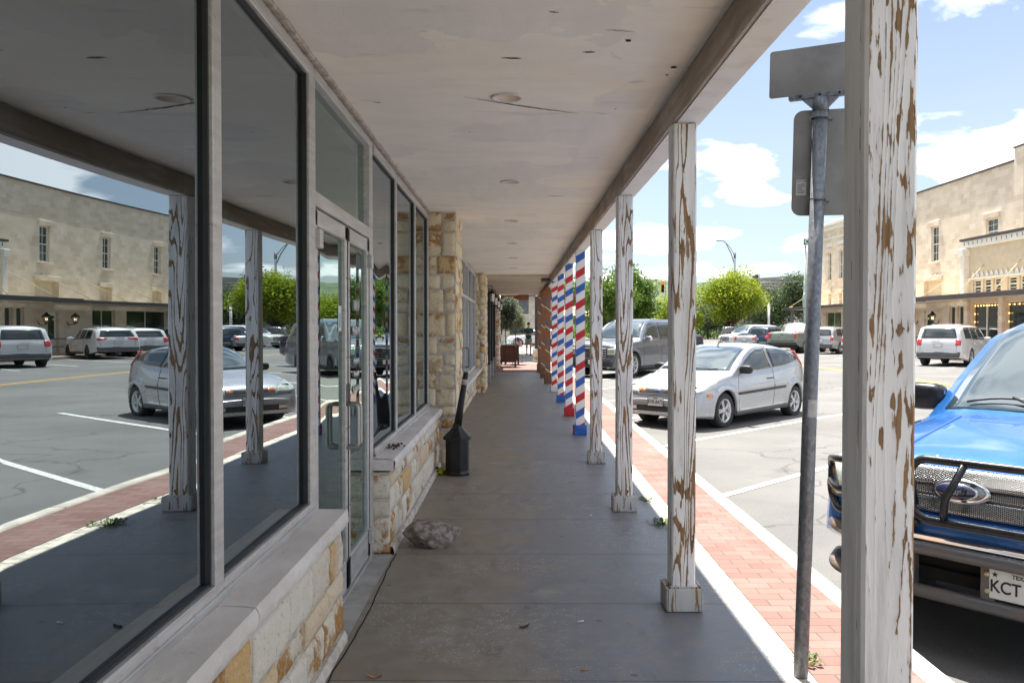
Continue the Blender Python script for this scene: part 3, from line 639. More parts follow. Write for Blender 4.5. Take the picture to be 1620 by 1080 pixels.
# canopy : ceiling, header beam, roof
can = thing('walkway_canopy', 'long flat canopy over the walkway with stained white ceiling and header beam', 'canopy', (0, 4, 2.6))
CL = Vector((0,-4,-2.6))
def cbuild(m, name, mats, parent=None):
    o = m.build(name, mats, parent or can); o.location = CL if not parent else (0,0,0); return o
m = MB()
LIGHTS = [4.52, 7.12, 9.72, 12.32, 14.9, 17.5, 1.92]; LX = -.052; R_ = .075
# ceiling sheet with round holes for the lamps
ys_ = sorted([-5, 19.6]+[l-.15 for l in LIGHTS]+[l+.15 for l in LIGHTS])
xa, xb = -.994, .838
def quad(x0, x1, y0, y1):
    if y1 > y0: m.add([(x0,y0,2.78),(x0,y1,2.78),(x1,y1,2.78),(x1,y0,2.78)], [(0,1,2,3)])
for i in range(0, len(ys_)-1):
    y0, y1 = ys_[i], ys_[i+1]
    mid = (y0+y1)/2; hit = [l for l in LIGHTS if abs(mid-l) < .1]
    if not hit: quad(xa, xb, y0, y1)
    else:
        l = hit[0]; quad(xa, LX-.15, y0, y1); quad(LX+.15, xb, y0, y1); n = 32
        ring = [(LX+R_*cos(2*pi*k/n+pi/4), l+R_*sin(2*pi*k/n+pi/4), 2.78) for k in range(n)]
        sq = []
        for k in range(n):
            a = 2*pi*k/n+pi/4; q = .15/max(abs(cos(a)), abs(sin(a))); sq.append((LX+q*cos(a), l+q*sin(a), 2.78))
        m.add(ring+sq, [(k, n+k, n+(k+1) % n, (k+1) % n) for k in range(n)])
m.box(xa, xb, -5, 19.6, 2.9, 3.0, 0)
# cracks, stains and holes in the plaster
def crack(pts, w, mi=1):
    P = [Vector((p[0], p[1], 2.7765)) for p in pts]; n = len(P); vs = []
    for i, p in enumerate(P):
        t = (P[min(i+1,n-1)]-P[max(i-1,0)]).normalized(); q = Vector((-t.y, t.x, 0))*w*(sin(pi*(i+.3)/(n-.4))**.6)*(.6+.6*random.random()); vs += [tuple(p+q), tuple(p-q)]
    m.add(vs, [(2*i, 2*i+1, 2*i+3, 2*i+2) for i in range(n-1)], mi)
def wob(x0, y0, x1, y1, n=22, c=0):
    return [(x0+(x1-x0)*i/n, y0+(y1-y0)*i/n+c*sin(pi*i/n)+random.uniform(-.004,.004)) for i in range(n+1)]
crack(wob(-.29, 4.50, .37, 4.86, 30, .02), .0065); crack(wob(.30, 7.86, .47, 7.90, 8), .010); crack(wob(-.07, 3.86, .02, 3.87, 6), .008)
crack(wob(.45, 4.84, .56, 4.87, 6), .003); crack(wob(.30, 3.78, .36, 3.78, 5), .006); crack(wob(.13, 3.3, .17, 3.31, 5), .006); crack(wob(.58, 4.25, .66, 4.22, 8), .003); crack(wob(.38, 3.5, .5, 3.52, 8), .003); crack(wob(.5, 6.1, .62, 6.13, 8), .003); crack(wob(-.8, 4.6, -.76, 4.62, 4), .008)
for (x, y, r) in ((.76,4.0,.016),(.75,4.12,.008),(.49,3.63,.014),(.57,4.75,.007),(-.7,3.0,.008),(-.30,5.3,.006)):
    m.add([(x+r*cos(k*pi/4)*(.8+.4*random.random()), y+r*sin(k*pi/4), 2.7762) for k in range(8)], [tuple(range(8))[::-1]], 2)
cbuild(m, 'ceiling', [CEIL, plain('brown_crack', (.11,.075,.045), .9), DARK])
for l in LIGHTS:
    m = MB(); M_ = Matrix.Translation((LX, l, 0))
    m.lathe([(.060,2.83),(.068,2.775),(.073,2.770),(.088,2.772),(.090,2.7795)], 32, M_, 0, cap=False)
    f = cbuild(m, 'recessed_light', [plain('light_trim_white', (.62,.60,.57), .5) if l == 4.52 else bpy.data.materials['light_trim_white']])
    m = MB(); m.lathe([(.066,2.80),(.062,2.88),(.0,2.885)], 24, M_, 0, cap=False); m.build('reflector', plain('light_reflector', (.62,.55,.52), .35, .3) if l == 4.52 else bpy.data.materials['light_reflector'], f)
    m = MB(); m.lathe([(.0,2.812),(.03,2.816),(.045,2.83),(.05,2.86)], 20, M_, 0, cap=False); m.build('bulb', plain('lamp_face', (.75,.42,.25), .4, emit=.25) if l == 4.52 else bpy.data.materials['lamp_face'], f)
m = MB(); m.box(xa, .84, 19.6, 30.2, 2.735, 2.778, 0); m.bbox(.62, .8, 20.2, 20.7, 2.65, 2.737, .01, 1); 
for k in range(10): m.box(xa, .84, 19.7+k*1.05, 19.708+k*1.05, 2.731, 2.736, 1)
cbuild(m, 'soffit', [BEIGE, GREYP])
b = NB('header_beam_paint'); n_ = b.noise(b.coord((7,.8,9), rnd=2), 1, 6, .65, .3); f_ = b.noise(b.coord((3,40,40)), 1, 5, .7); n3 = b.noise(b.coord((3,1.5,3)), 1, 5, .6)
cc_ = b.mix(b.ramp(n_, .42, .62), (.34,.27,.215), (.50,.44,.385)); cc_ = b.mix(b.ramp(n3, .50, .66, 0, .6), cc_, (.23,.175,.13)); b.set(cc_, .85); b.bump(b.math('ADD', n_, f_), .4, .005); BEAMM = b.mat
b = NB('soffit_white_paint'); n_ = b.noise(b.coord((3,3,3)), 2, 6, .65); b.set(b.mix(b.ramp(n_, .5, .75, 0, .5), (.74,.72,.69), (.55,.49,.43)), .8); b.bump(b.noise(b.coord(), 60, 4), .3, .003); BEAMW = b.mat
m = MB(); y = -5.0; k = 0
while y < 30.5:
    L = 4.8
    m.bbox(.838, .856, y+.002, min(30.6,y+L)-.002, 2.618, 2.779, .002, 0); y += L; k += 1     # fascia board on the inner face, in lengths
m.box(.857, .985, -5, 30.6, 2.612, 2.86, 1)
cbuild(m, 'header_beam', [BEAMM, BEAMW])
m = MB(); m.box(-1.0, .99, -5, 30.6, 3.001, 3.05); m.box(.9, 1.0, -5, 30.6, 2.861, 3.05); cbuild(m, 'roof', GREYP)
m = MB(); 
for yy in [x*.12 for x in range(20, 82)]:
    m.bbox(-.96, -.935+.006*random.random(), yy, yy+.1+.02*random.random(), 2.757, 2.779, .004)
m.box(-.994, -.962, -5, 9.0, 2.735, 2.779)
cbuild(m, 'ceiling_trim', plain('ragged_caulk', (.42,.38,.34), .9, 0, .25, 20))
# ---------------------------------------------------------------- posts
PD = [1.98, 4.40, 6.79, 9.19]
p0 = thing('porch_post', 'peeling white timber porch post', 'post', (.899, 0, 0))
m = MB(); m.bbox(-.0635, .0635, -.0635, .0635, .10, 2.611, .008); m.bbox(-.0665, -.0630, -.035, .058, .12, 2.61, .002)
sh = m.build('shaft', PEEL, p0)
m = MB(); m.bbox(-.092, .092, -.092, .092, 0.0, .118, .006); 
for a in (-1,1):
    m.bbox(a*.0935-.004, a*.0935+.004, -.096, .096, .004, .125, .003); m.bbox(-.088, .088, a*.0935-.004, a*.0935+.004, .004, .125, .003)
m.bbox(-.074,.074,-.074,.074,.118,.130,.003)
m.build('base_block', mk_peel('worn_grey_white_paint', .085, (.55,.55,.54), .0), p0)
PL = ['peeling white timber post nearest the camera, in front of the blue pickup', 'heavily peeled white timber post crossing the bonnet of the silver hatchback', 'peeling white timber post third from the camera, just left of the hatchback', 'slim looking peeled white post directly in front of the striped posts']
posts = []
for i, d in enumerate(PD):
    o = p0 if i == 0 else copy_tree(p0); o.location = (.899, d+.0635, 0)
    if i:
        for ch in o.children:
            if ch.name.startswith('shaft'): ch.data = ch.data.copy(); ch.data.materials[0] = PEEL_H; tag(o, PL[i], 'post', 'peeling white porch posts'); posts.append(o)
o = copy_tree(p0); o.location = (.899, -.42+.0635, 0); tag(o, 'peeling white timber post just behind the viewpoint', 'post', 'peeling white porch posts')
def uvbox(name, mat, parent, h0, h1, w=.0635):
    m = MB(); vs = [(-w,-w),(w,-w),(w,w),(-w,w)]
    me = bpy.data.meshes.new(name); V = [(x,y,z) for z in (h0,h1) for (x,y) in vs]; F = [(k,(k+1)%4,4+(k+1)%4,4+k) for k in range(4)]+[(3,2,1,0),(4,5,6,7)]
    me.from_pydata(V, [], F); uv = me.uv_layers.new(name='UVMap'); 
    for fi in range(4):
        for li, (u, v) in zip(me.polygons[fi].loop_indices, ((fi*2*w,h0),((fi+1)*2*w,h0),((fi+1)*2*w,h1),(fi*2*w,h1))): uv.data[li].uv = (u, v)
    me.materials.append(mat); o = bpy.data.objects.new(name, me); COL.objects.link(o); o.parent = parent; return o
BD = [11.62, 14.1, 16.75, 19.5]; BB = [(BLUEP,'blue',REDP),(REDP,'red',WHITEP),(BLUEP,'blue',WHITEP),(WHITEP,'white',BLUEP)]
BLb = ['red, white and blue barber striped post with a blue foot, nearest of the striped row', 'barber striped post standing on a red foot', 'barber striped post with a blue foot, third of the striped row', 'barber striped post on a plain white foot, farthest of the white striped posts']
for i, d in enumerate(BD):
    t = thing('barber_post', BLb[i], 'post', (.905, d+.0635, 0), 0, 'barber striped posts'); uvbox('shaft', BARBER, t, .09, 2.611)
    m = MB(); m.bbox(-.092, .092, -.094, .092, 0, .14, .006); m.bbox(-.0985, -.0925, -.094, .092, .002, .139, .002, 1); m.build('base_block', [BB[i][0], BB[i][2]], t)
for i, d in enumerate([22.3, 25.0, 27.8]):
    t = thing('timber_post', ['brown timber post with red, white and blue diagonal tape, nearest of three', 'middle brown timber post wound with coloured tape', 'farthest brown timber post with coloured diagonal tape by the brick crossing'][i], 'post', (.85-.03*i, d, 0), 0, 'brown taped posts'); uvbox('shaft', BROWNSTRIPE, t, .1, 2.611, .072)
    m = MB(); m.bbox(-.10, .10, -.10, .10, 0, .30, .006); m.build('base_block', plain('brown_base', (.16,.08,.035), .7), t)
# lanterns on the pilasters
l0 = None
for i, y in enumerate((21.6, 24.2, 27.0, 30.1)):
    if l0 is None:
        l0 = thing('wall_lantern', '', 'lantern'); m = MB(); m.lathe([(.055,.0),(.07,.20)], 4, None, 0, False); m.build('glass', plain('milky_glass', (.62,.62,.58), .3), l0)
        m = MB(); m.lathe([(.09,.20),(.03,.29),(.012,.33)], 4, None, 0, False); m.lathe([(.03,-.04),(.06,0.0)], 4, None, 0, False); m.tube([(-.18,0,.42),(0,0,.42),(0,0,.3)], .012, 8); m.bbox(-.20,-.17,-.05,.05,.2,.5,.005); m.build('cap', BLKM, l0); o = l0
    else: o = copy_tree(l0)
    o.location = (-.64+.02*i, y, 2.2-.01*i); tag(o, ['black capped milky glass wall lantern nearest the stone pillar', 'second lantern in the row above the black pilasters', 'third lantern in the row above the black pilasters', 'farthest wall lantern beside the rough stone wall'][i], 'lantern', 'row of wall lanterns')
# ================================================================ vehicles
class Car:
    """body skin from side profile T(s), shoulder line B(s) and plan half-width W(s); s runs back from the nose"""
    def __init__(c, name, label, paint, S, loc, head, cat, group=None, z=None, detail=1):
        c.S = S; c.L = S['L']; c.mid = S['fo']+S['wb']/2; c.paint = paint; c.detail = detail
        c.root = thing(name, label, cat, (loc[0], loc[1], zs(loc[1]) if z is None else z), head, group)
        # tilt with the road
        c.ax = (S['fo'], S['fo']+S['wb']); c.R = S['wr']+.055
    def T(c, s): return sinterp(c.S['T'], s)
    def B(c, s): return min(sinterp(c.S['B'], s), c.T(s)-.02)
    def W(c, s): return sinterp(c.S['W'], s)
    def d(c, s): return min(c.S.get('d', .09), .8*(c.T(s)-c.B(s)))
    def zb(c, s):
        z = interp(c.S['Z'], s) if 'Z' in c.S else .22
        for a in c.ax:
            if abs(s-a) < c.R: z = max(z, c.S['wr']+sqrt(c.R**2-(s-a)**2))
        return min(z, c.B(s)-.03)
    def Y(c, s, z):
        B = c.B(s); W = c.W(s); zc = .58*B
        if z <= B: y = W*(1-.06*max(0,(zc-z)/(zc-.1))**2) if z < zc else W*(1-.045*((z-zc)/(B-zc))**2)
        else: y = W*.955-c.S['k']*(z-B)
        for a in c.ax:
            r = math.hypot(s-a, z-c.S['wr']); y += .022*math.exp(-((r-c.R-.02)/.06)**2)*(1 if z < B else 0)
        for (sa, za, wd, am) in c.S.get('crease', []):
            y += am*math.exp(-((z-za-sa*(s-c.L/2))/wd)**2)*(1 if z < B else 0)
        return y
    def Zt(c, s, y):
        T = c.T(s); d = c.d(s); yr = max(.05, c.Y(s, T-d)); return T-d*min(1, abs(y)/yr)**3.2
    def P(c, s, y, z): return (c.mid-s, y, z)
    def body(c):
        st = set()
        n = int(c.L/(.045 if c.detail else .09))
        for i in range(n+1): st.add(round(c.L*i/n, 4))
        for a in c.ax:
            for q in (1, .985, .95, .9, .82, .7, .55): st.add(round(a-c.R*q, 4)); st.add(round(a+c.R*q, 4))
        for q in (.005,.02,.05,.08): st.add(q); st.add(round(c.L-q, 4))
        st = sorted(x for x in st if 0 <= x <= c.L); m = MB(); N1, N2, N3 = 9, 5, 7; rows = []
        for s in st:
            zb, B, T, d = c.zb(s), c.B(s), c.T(s), c.d(s); half = [(c.Y(s, zb)*.93, zb-.0), ]
            for i in range(N1+1): z = zb+(B-zb)*i/N1; half.append((c.Y(s, z), z))
            for i in range(1, N2+1): z = B+(T-d-B)*i/N2; half.append((c.Y(s, max(z, B+1e-4)), z))
            yr = c.Y(s, T-d)
            for i in range(1, N3+1): y = yr*(1-i/N3); half.append((y, T-d*(y/max(yr,.01))**3.2))
            ring = [c.P(s, y, z) for y, z in half]+[c.P(s, -y, z) for y, z in half[-2::-1]]; rows.append(ring)
        R_ = len(rows[0]); vs = [p for r in rows for p in r]
        fs = [(i*R_+k, i*R_+k+1, (i+1)*R_+k+1, (i+1)*R_+k) for i in range(len(rows)-1) for k in range(R_-1)]
        m.add(vs, fs, 0, True)
        for base, fl in ((0, False), ((len(rows)-1)*R_, True)):
            H = R_//2
            for k in range(H): 
                q = [base+k, base+k+1, base+R_-2-k, base+R_-1-k]
                if k+1 == R_-2-k: q = [base+k, base+k+1, base+R_-1-k]
                m.f.append(q if not fl else q[::-1]); m.m.append(0); m.sm.append(False)
        c.bodyo = m.build('body', c.paint, c.root)
        m = MB(); w = c.W(c.L/2)-.20; m.box(c.mid-c.L+.25, c.mid-.2, -w, w, c.S.get('ub', .2), c.S['wr']*2+.12)
        m.box(c.mid-c.L+.12, c.mid-.10, -w*.9, w*.9, c.S.get('ub', .2)+.05, .45); m.build('underbody', BLACK, c.root)
    def at(c, view, a, b):
        """view side/siR: (s,z); front/rear: (y,z); top: (s,y)  -> point and outward direction"""
        if view in ('L', 'R'):
            sg = 1 if view == 'L' else -1; e = .02; y = c.Y(a, b); n = Vector(((c.Y(a+e, b)-c.Y(a-e, b))/(2*e), 1, -(c.Y(a, b+e)-c.Y(a, b-e))/(2*e))).normalized(); return Vector(c.P(a, sg*y, b)), Vector((n.x, sg*n.y, n.z))
        if view == 'T':
            e = .02; z = c.Zt(a, b); dzs = (c.Zt(a+e, b)-c.Zt(a-e, b))/(2*e); dzy = (c.Zt(a, b+e)-c.Zt(a, b-e))/(2*e); return Vector(c.P(a, b, z)), Vector((dzs, -dzy, 1)).normalized()
        front = view == 'F'; lim = 1.6; s0_ = c._march(front, a, b); e = .01; da = (c._march(front, a+e, b)-c._march(front, a-e, b))/(2*e); db = (c._march(front, a, b+e)-c._march(front, a, b-e))/(2*e)
        da = max(-5, min(5, da)); db = max(-5, min(5, db)); q = s0_ if front else c.L-s0_; g_ = 1 if front else -1
        return Vector(c.P(q, a, b)), Vector((g_, da, db)).normalized()
    def _march(c, front, a, b):
        lim = 1.6
        def inside(s):
            q = s if front else c.L-s; return b <= c.Zt(q, a)+1e-5 and abs(a) <= c.Y(q, b)+1e-5
        lo = None; s = 0
        while s < lim and not inside(s): s += .02
        hi = s; lo = max(0, s-.02)
        if s > 0:
            for _ in range(8):
                mm = (lo+hi)/2
                if inside(mm): hi = mm
                else: lo = mm
        return hi
    def patch(c, name, view, lo, hi, mat, nu=12, nv=5, off=.006, parent=None, skirt=.02, mir=False, uv=None, taper=0):
        """a panel laid on the body between two polylines"""
        m = MB()
        def one(sg):
            def fn(u, v):
                x0 = polyat(lo, u); x1 = polyat(hi, u); a = x0[0]+(x1[0]-x0[0])*v; b_ = x0[1]+(x1[1]-x0[1])*v
                if sg < 0:
                    if view in 'FB': a = -a
                    elif view == 'T': b_ = -b_
                p, n = c.at('R' if (view == 'L' and sg < 0) else view, a, b_); return tuple(p+n*off)
            k0 = m.grid(fn, nu, nv, 0, True); W_ = nu+1
            bd = [i for i in range(nu+1)]+[j*W_+nu for j in range(1, nv+1)]+[nv*W_+i for i in range(nu-1, -1, -1)]+[j*W_ for j in range(nv-1, 0, -1)]
            base = len(m.v); cen = Vector((c.mid-c.L/2, 0, .6))
            for i in bd:
                p = Vector(m.v[k0+i]); q = Vector((0, p.y, p.z-.7))
                if view == 'F': dv = Vector((1,0,0))
                elif view == 'B': dv = Vector((-1,0,0))
                elif view == 'T': dv = Vector((0,0,1))
                else: dv = Vector((0, 1 if p.y > 0 else -1, 0))
                m.v.append(tuple(p-dv*skirt))
            for q in range(len(bd)):
                r_ = (q+1) % len(bd); m.f.append([k0+bd[r_], k0+bd[q], base+q, base+r_]); m.m.append(0); m.sm.append(False)
        if mir == 'only': one(-1)
        else:
            one(1)
            if mir: one(-1)
        return m.build(name, mat, parent or c.root)
    def both(c, name, view, lo, hi, mat, **k):
        """the same panel on the left and on the right, each a part"""
        a = c.patch(name, view, lo, hi, mat, **k); b_ = c.patch(name, view, lo, hi, mat, mir='only', **k); return a, b_
    def seam(c, view, pts, wd=.006, mat=None, name='panel_gap'):
        P = []
        for (a, b_), (e, f) in zip(pts, pts[1:]):
            n = max(2, int(math.hypot(e-a, f-b_)/.06))
            for i in range(n): P.append((a+(e-a)*i/n, b_+(f-b_)*i/n))
        P.append(pts[-1]); m = MB(); sides = (view,) if view != 'LR' else ('L', 'R')
        for v in sides: m.tube([c.at(v, *p)[0] for p in P], wd, 5)
        return m.build(name, mat or DARK, c.bodyo)
    def wheels(c, spokes=5, dbl=True, w=.2, rimr=.68, dark=False, rimmat=None):
        S = c.S; r = S['wr']; proto = None
        for a in c.ax:
            for sg in (1, -1):
                y = sg*(c.W(a)-.015)
                if proto is None:
                    m = MB(); M_ = Matrix.Rotation(-pi/2, 4, 'X')   # lathe axis -> +y
                    prof = [(r*rimr, -w), (r*.93, -w), (r*.985, -w+.02), (r, -w+.05), (r, -.05), (r*.985, -.02), (r*.93, 0.0), (r*(rimr+.1), .004), (r*rimr, -.01)]
                    m.lathe(prof, 36, M_, 0, True, False); proto = m.build('wheel', TYRE, c.root)
                    m = MB(); R1 = r*rimr
                    m.lathe([(R1-.035, -w), (R1-.03, -.03), (R1-.012, -.014), (R1+.003, -.006), (R1+.001, -.03), (R1, -w)], 36, M_, 0, True, False)
                    m.lathe([(0.001, -.012), (.045, -.012), (.06, -.03), (.065, -.07)], 20, M_, 0, True, False)
                    n = spokes
                    for k in range(n):
                        th = 2*pi*k/n+.3
                        for off_ in ((-.13, .13) if dbl else (0,)):
                            t2 = th+off_; c1, s1 = cos(t2), sin(t2); c0, s0 = cos(th+off_*1.2), sin(th+off_*1.2); wd = .016 if dbl else .028
                            A = Vector((c0*.04, 0, s0*.04)); B_ = Vector((c1*(R1-.01), 0, s1*(R1-.01))); dd = (B_-A).normalized(); q = Vector((-dd.z, 0, dd.x))*wd
                            pts = [A-q, A+q, B_+q*.9, B_-q*.9]; V = [(p.x, -.022, p.z) for p in pts]+[(p.x, -.06, p.z) for p in pts]
                            m.add(V, [(0,1,2,3),(7,6,5,4),(0,4,5,1),(1,5,6,2),(2,6,7,3),(3,7,4,0)], 0)
                    m.lathe([(0.001, -.11), (R1-.03, -.11)], 24, M_, 1, False, False)
                    m.build('rim', [rimmat or RIM, BLACK], proto); o = proto
                else: o = copy_tree(proto, c.root)
                o.location = (c.mid-a, y, r); o.rotation_euler = (0, random.uniform(0, 1), 0 if sg > 0 else pi)
    def mirror_(c, s, z, mat, y=.1, sz=1):
        for sg in (1, -1):
            m = MB(); yy = c.Y(s, z); N = 14
            def fn(u, v): th = 2*pi*u; ph = pi*v; return ((c.mid-s)+.075*sz*cos(ph)*(1)+.0, sg*(yy+y+.105*sz*sin(ph)*cos(th)), z+.06*sz+.065*sz*sin(ph)*sin(th))
            def fe(u, v):
                th = 2*pi*u; ph = -pi/2+pi*v; f_ = lambda q: math.copysign(abs(q)**.6, q)
                return (c.mid-s+.06*sz*f_(cos(ph)*cos(th))+.02, sg*(yy+y+.12*sz*f_(sin(ph))), z+.06+.075*sz*f_(cos(ph)*sin(th)))
            m.grid(fe, 16, 10); m.tube([(c.mid-s-.02, sg*(yy-.03), z), (c.mid-s+.0, sg*(yy+y*.8), z+.03)], .022, 6)
            m.build('door_mirror', mat, c.root)
    def handle(c, s, z, mat):
        for v in 'LR':
            p, n = c.at(v, s, z); q, _ = c.at(v, s+.17, z); m = MB(); m.tube([p, p+n*.03+Vector((-.02,0,0)), q+n*.03, q], [.008,.013,.013,.008], 6); m.build('door_handle', mat, c.root)
def polyat(P, u):
    if len(P) == 1: return P[0]
    L = [math.hypot(b[0]-a[0], b[1]-a[1]) for a, b in zip(P, P[1:])]; t = u*sum(L)
    for l, a, b in zip(L, P, P[1:]):
        if t <= l+1e-9: q = t/l if l else 0; return (a[0]+(b[0]-a[0])*q, a[1]+(b[1]-a[1])*q)
        t -= l
    return P[-1]
def text(body, size, mat, parent, M_, name='lettering', ext=.0015, shear=0, align='CENTER', sx=1):
    cu = bpy.data.curves.new(name, 'FONT'); cu.body = body; cu.size = size; cu.extrude = ext; cu.align_x = align; cu.align_y = 'CENTER'; cu.shear = shear; cu.offset = size*.012
    t = bpy.data.objects.new('tmp', cu); COL.objects.link(t); bpy.context.view_layer.update()
    me = bpy.data.meshes.new_from_object(t.evaluated_get(bpy.context.evaluated_depsgraph_get())); bpy.data.objects.remove(t)
    me.transform(Matrix.Diagonal((sx, 1, 1, 1))); me.transform(M_); me.materials.clear(); me.materials.append(mat); o = bpy.data.objects.new(name, me); COL.objects.link(o); o.parent = parent; return o
def facing(pos, nrm, up=(0,0,1)):
    """matrix whose local +Z faces nrm and local +Y is up"""
    z = Vector(nrm).normalized(); x = Vector(up).cross(z).normalized(); y = z.cross(x); M_ = Matrix((x, y, z)).transposed().to_4x4(); M_.translation = Vector(pos); return M_
def plate(c, pos, nrm, txt, head='TEXAS', parent=None):
    M_ = facing(pos, nrm); m = MB(); m.bbox(-.155, .155, -.078, .078, -.006, .006, .004, 0, M_); 
    m.bbox(-.160,.160,-.083,-.074,-.004,.008,.002,1,M_); m.bbox(-.160,.160,.074,.083,-.004,.008,.002,1,M_); m.bbox(-.160,-.152,-.08,.08,-.004,.008,.002,1,M_); m.bbox(.152,.160,-.08,.08,-.004,.008,.002,1,M_)
    p = m.build('licence_plate', [PLATEW, BLACK], parent or c.root)
    if txt: text(txt, .088, INK, p, M_ @ Matrix.Translation((0, -.012, .007)), sx=.80)
    if head: text(head, .032, INK, p, M_ @ Matrix.Translation((0, .052, .007)))
    return p
def oval(c, pos, nrm, w, h, txt='Ford', parent=None, small=False):
    M_ = facing(pos, nrm); m = MB(); S_ = Matrix.Diagonal((w/2, h/2, 1, 1)); m.lathe([(1.0, 0), (1.0, .008), (.92, .012)], 32, M_ @ S_, 1, True, True); m.lathe([(.90, .0121), (.90, .0135)], 32, M_ @ S_, 0, True, True)
    o = m.build('badge', [BLUEP if small else plain('badge_blue_black', (.01,.015,.05), .2, 0, 0, 5, 0, coat=1), CHROME], parent or c.root); text(txt, h*.62, CHROME, o, M_ @ Matrix.Translation((0, 0, .0145)), shear=.3); return o
def side_glass(c, wins, mat=CGLASS):
    for lo, hi in wins: c.both('side_window', 'L', lo, hi, mat, nu=12, nv=4, off=.005, skirt=.015)
def screen(c, s0, s1, y0, y1, bow=.10, name='windscreen', mat=None, off=.007):
    """s0 cowl, s1 header (centre line), half widths y0 at cowl and y1 at header"""
    n = 10
    lo = [(s0+bow*(abs(t)**2), t*y0) for t in [i/n*2-1 for i in range(n+1)]]; hi = [(s1+bow*.4*(abs(t)**2), t*y1) for t in [i/n*2-1 for i in range(n+1)]]
    return c.patch(name, 'T', lo, hi, mat or WSCREEN, nu=16, nv=10, off=off, skirt=.02)

# ---- silver two door hatchback
HB = dict(L=4.27, fo=.86, wb=2.615, wr=.305, k=.36, d=.085,
  T=[(0,.50),(.03,.60),(.10,.70),(.25,.765),(.6,.865),(1.0,.945),(1.10,.975),(1.5,1.20),(1.9,1.365),(2.15,1.42),(2.6,1.435),(3.1,1.405),(3.5,1.335),(3.72,1.27),(3.95,1.08),(4.08,.98),(4.16,.86),(4.22,.70),(4.27,.50)],
  B=[(0,.47),(.1,.60),(.3,.69),(.6,.78),(1.0,.86),(1.6,.90),(2.6,.945),(3.4,1.0),(3.9,.98),(4.1,.88),(4.2,.70),(4.27,.46)],
  W=[(0,.58),(.04,.66),(.12,.73),(.3,.79),(.7,.835),(1.2,.85),(2.2,.855),(3.2,.85),(3.7,.82),(4.0,.75),(4.15,.67),(4.27,.55)],
  Z=[(0,.24),(.5,.19),(.6,.19),(3.6,.22),(4.1,.30),(4.27,.34)], crease=[(.02,.66,.05,.012)])
c = Car('hatchback', 'silver two-door hatchback parked at an angle between the peeling posts', CAR['silver'], HB, (3.89, 15.54), 3.94, 'car', z=-.205); c.body()
screen(c, 1.06, 1.93, .70, .56, .14)
side_glass(c, [([(1.38,.945),(2.0,.965),(2.52,.985)], [(1.42,.975),(1.66,1.14),(1.95,1.27),(2.2,1.325),(2.46,1.335)]), ([(2.60,.99),(3.1,1.02),(3.66,1.10)], [(2.55,1.335),(2.9,1.325),(3.3,1.28),(3.66,1.16)])])
c.seam('LR', [(1.30,.30),(1.24,.60),(1.33,.90),(1.66,1.19),(1.98,1.325),(2.25,1.372),(2.50,1.375),(2.56,1.0),(2.58,.6),(2.53,.30)], .004)
c.both('side_moulding', 'L', [(1.28,.555),(3.02,.60)], [(1.28,.60),(3.02,.645)], BLACK, nu=24, nv=2, off=.012)
c.both('sill', 'L', [(1.20,.205),(3.12,.23)], [(1.20,.27),(3.12,.30)], GREYP, nu=24, nv=2, off=.008)
c.both('headlight', 'F', [(.40,.615),(.62,.605),(.76,.645),(.79,.73)], [(.44,.70),(.62,.75),(.745,.79),(.79,.80)], CLEAR, nu=18, nv=6, off=.010)
c.both('tail_light', 'L', [(3.74,1.10),(3.93,.98)], [(3.60,1.30),(3.74,1.22)], REDL, nu=6, nv=4, off=.012)
c.patch('grille', 'F', [(-.38,.615),(.38,.615)], [(-.36,.68),(.36,.68)], BLACK, nu=10, nv=2, off=.006)
m = MB(); 
for zz_ in (.632,.648,.664): m.tube([c.at('F', y*.36/5, zz_)[0]+Vector((.01,0,0)) for y in range(-5,6)], .003, 5)
m.build('grille_bars', CHROME, c.root)
c.both('turn_signal', 'F', [(.26,.62),(.37,.62)], [(.26,.675),(.36,.675)], AMB, nu=3, nv=2, off=.010)
c.patch('lower_intake', 'F', [(-.52,.30),(.52,.30)], [(-.50,.40),(.50,.40)], BLACK, nu=10, nv=2, off=.006)
c.both('fog_light', 'F', [(.40,.32),(.53,.33)], [(.40,.385),(.53,.39)], plain('pale_fog_lens', (.65,.6,.42), .2, 0, .1), nu=3, nv=2, off=.012)
c.seam('F', [(-.70,.575),(.70,.575)], .004); c.seam('F', [(-.66,.43),(.66,.43)], .003)
c.both('side_marker', 'L', [(.33,.565),(.47,.57)], [(.33,.61),(.46,.615)], AMB, nu=3, nv=2, off=.008)
c.wheels(5, True, .19, .66); c.mirror_(1.46, .93, BLACK, .09); c.handle(2.33, .80, BLACK)
plate(c, c.at('F', 0, .47)[0]+Vector((.018,0,0)), (1,0,.05), 'KVR-8472'); oval(c, c.at('F', 0, .650)[0]+Vector((.012,0,0)), (1,0,.1), .13, .05, 'Ford', small=True)
m = MB(); p_ = Vector(c.P(1.98, -.0, 1.385)); m.tube([p_, p_+Vector((-.14, -.0, .10)), p_+Vector((-.52, 0, .42))], [.012,.006,.003], 6); m.build('antenna', BLACK, c.root)
for y0 in (.50, -.12):
    m = MB(); m.tube([c.at('T', 1.10+.10*abs((y0-.55*t)/.7)**2+.03*t, y0-.55*t)[0]+Vector((0,0,.018)) for t in (0,.25,.5,.75,1)], .008, 6); m.build('wiper', BLACK, c.root)
m = MB()
for yy in (-.36,.36):
    def seat(u, v, yy=yy): th = 2*pi*u; ph = -pi/2+pi*v; return (c.mid-2.25+.06*cos(ph)*cos(th), yy+.13*cos(ph)*sin(th), 1.12+.1*sin(ph))

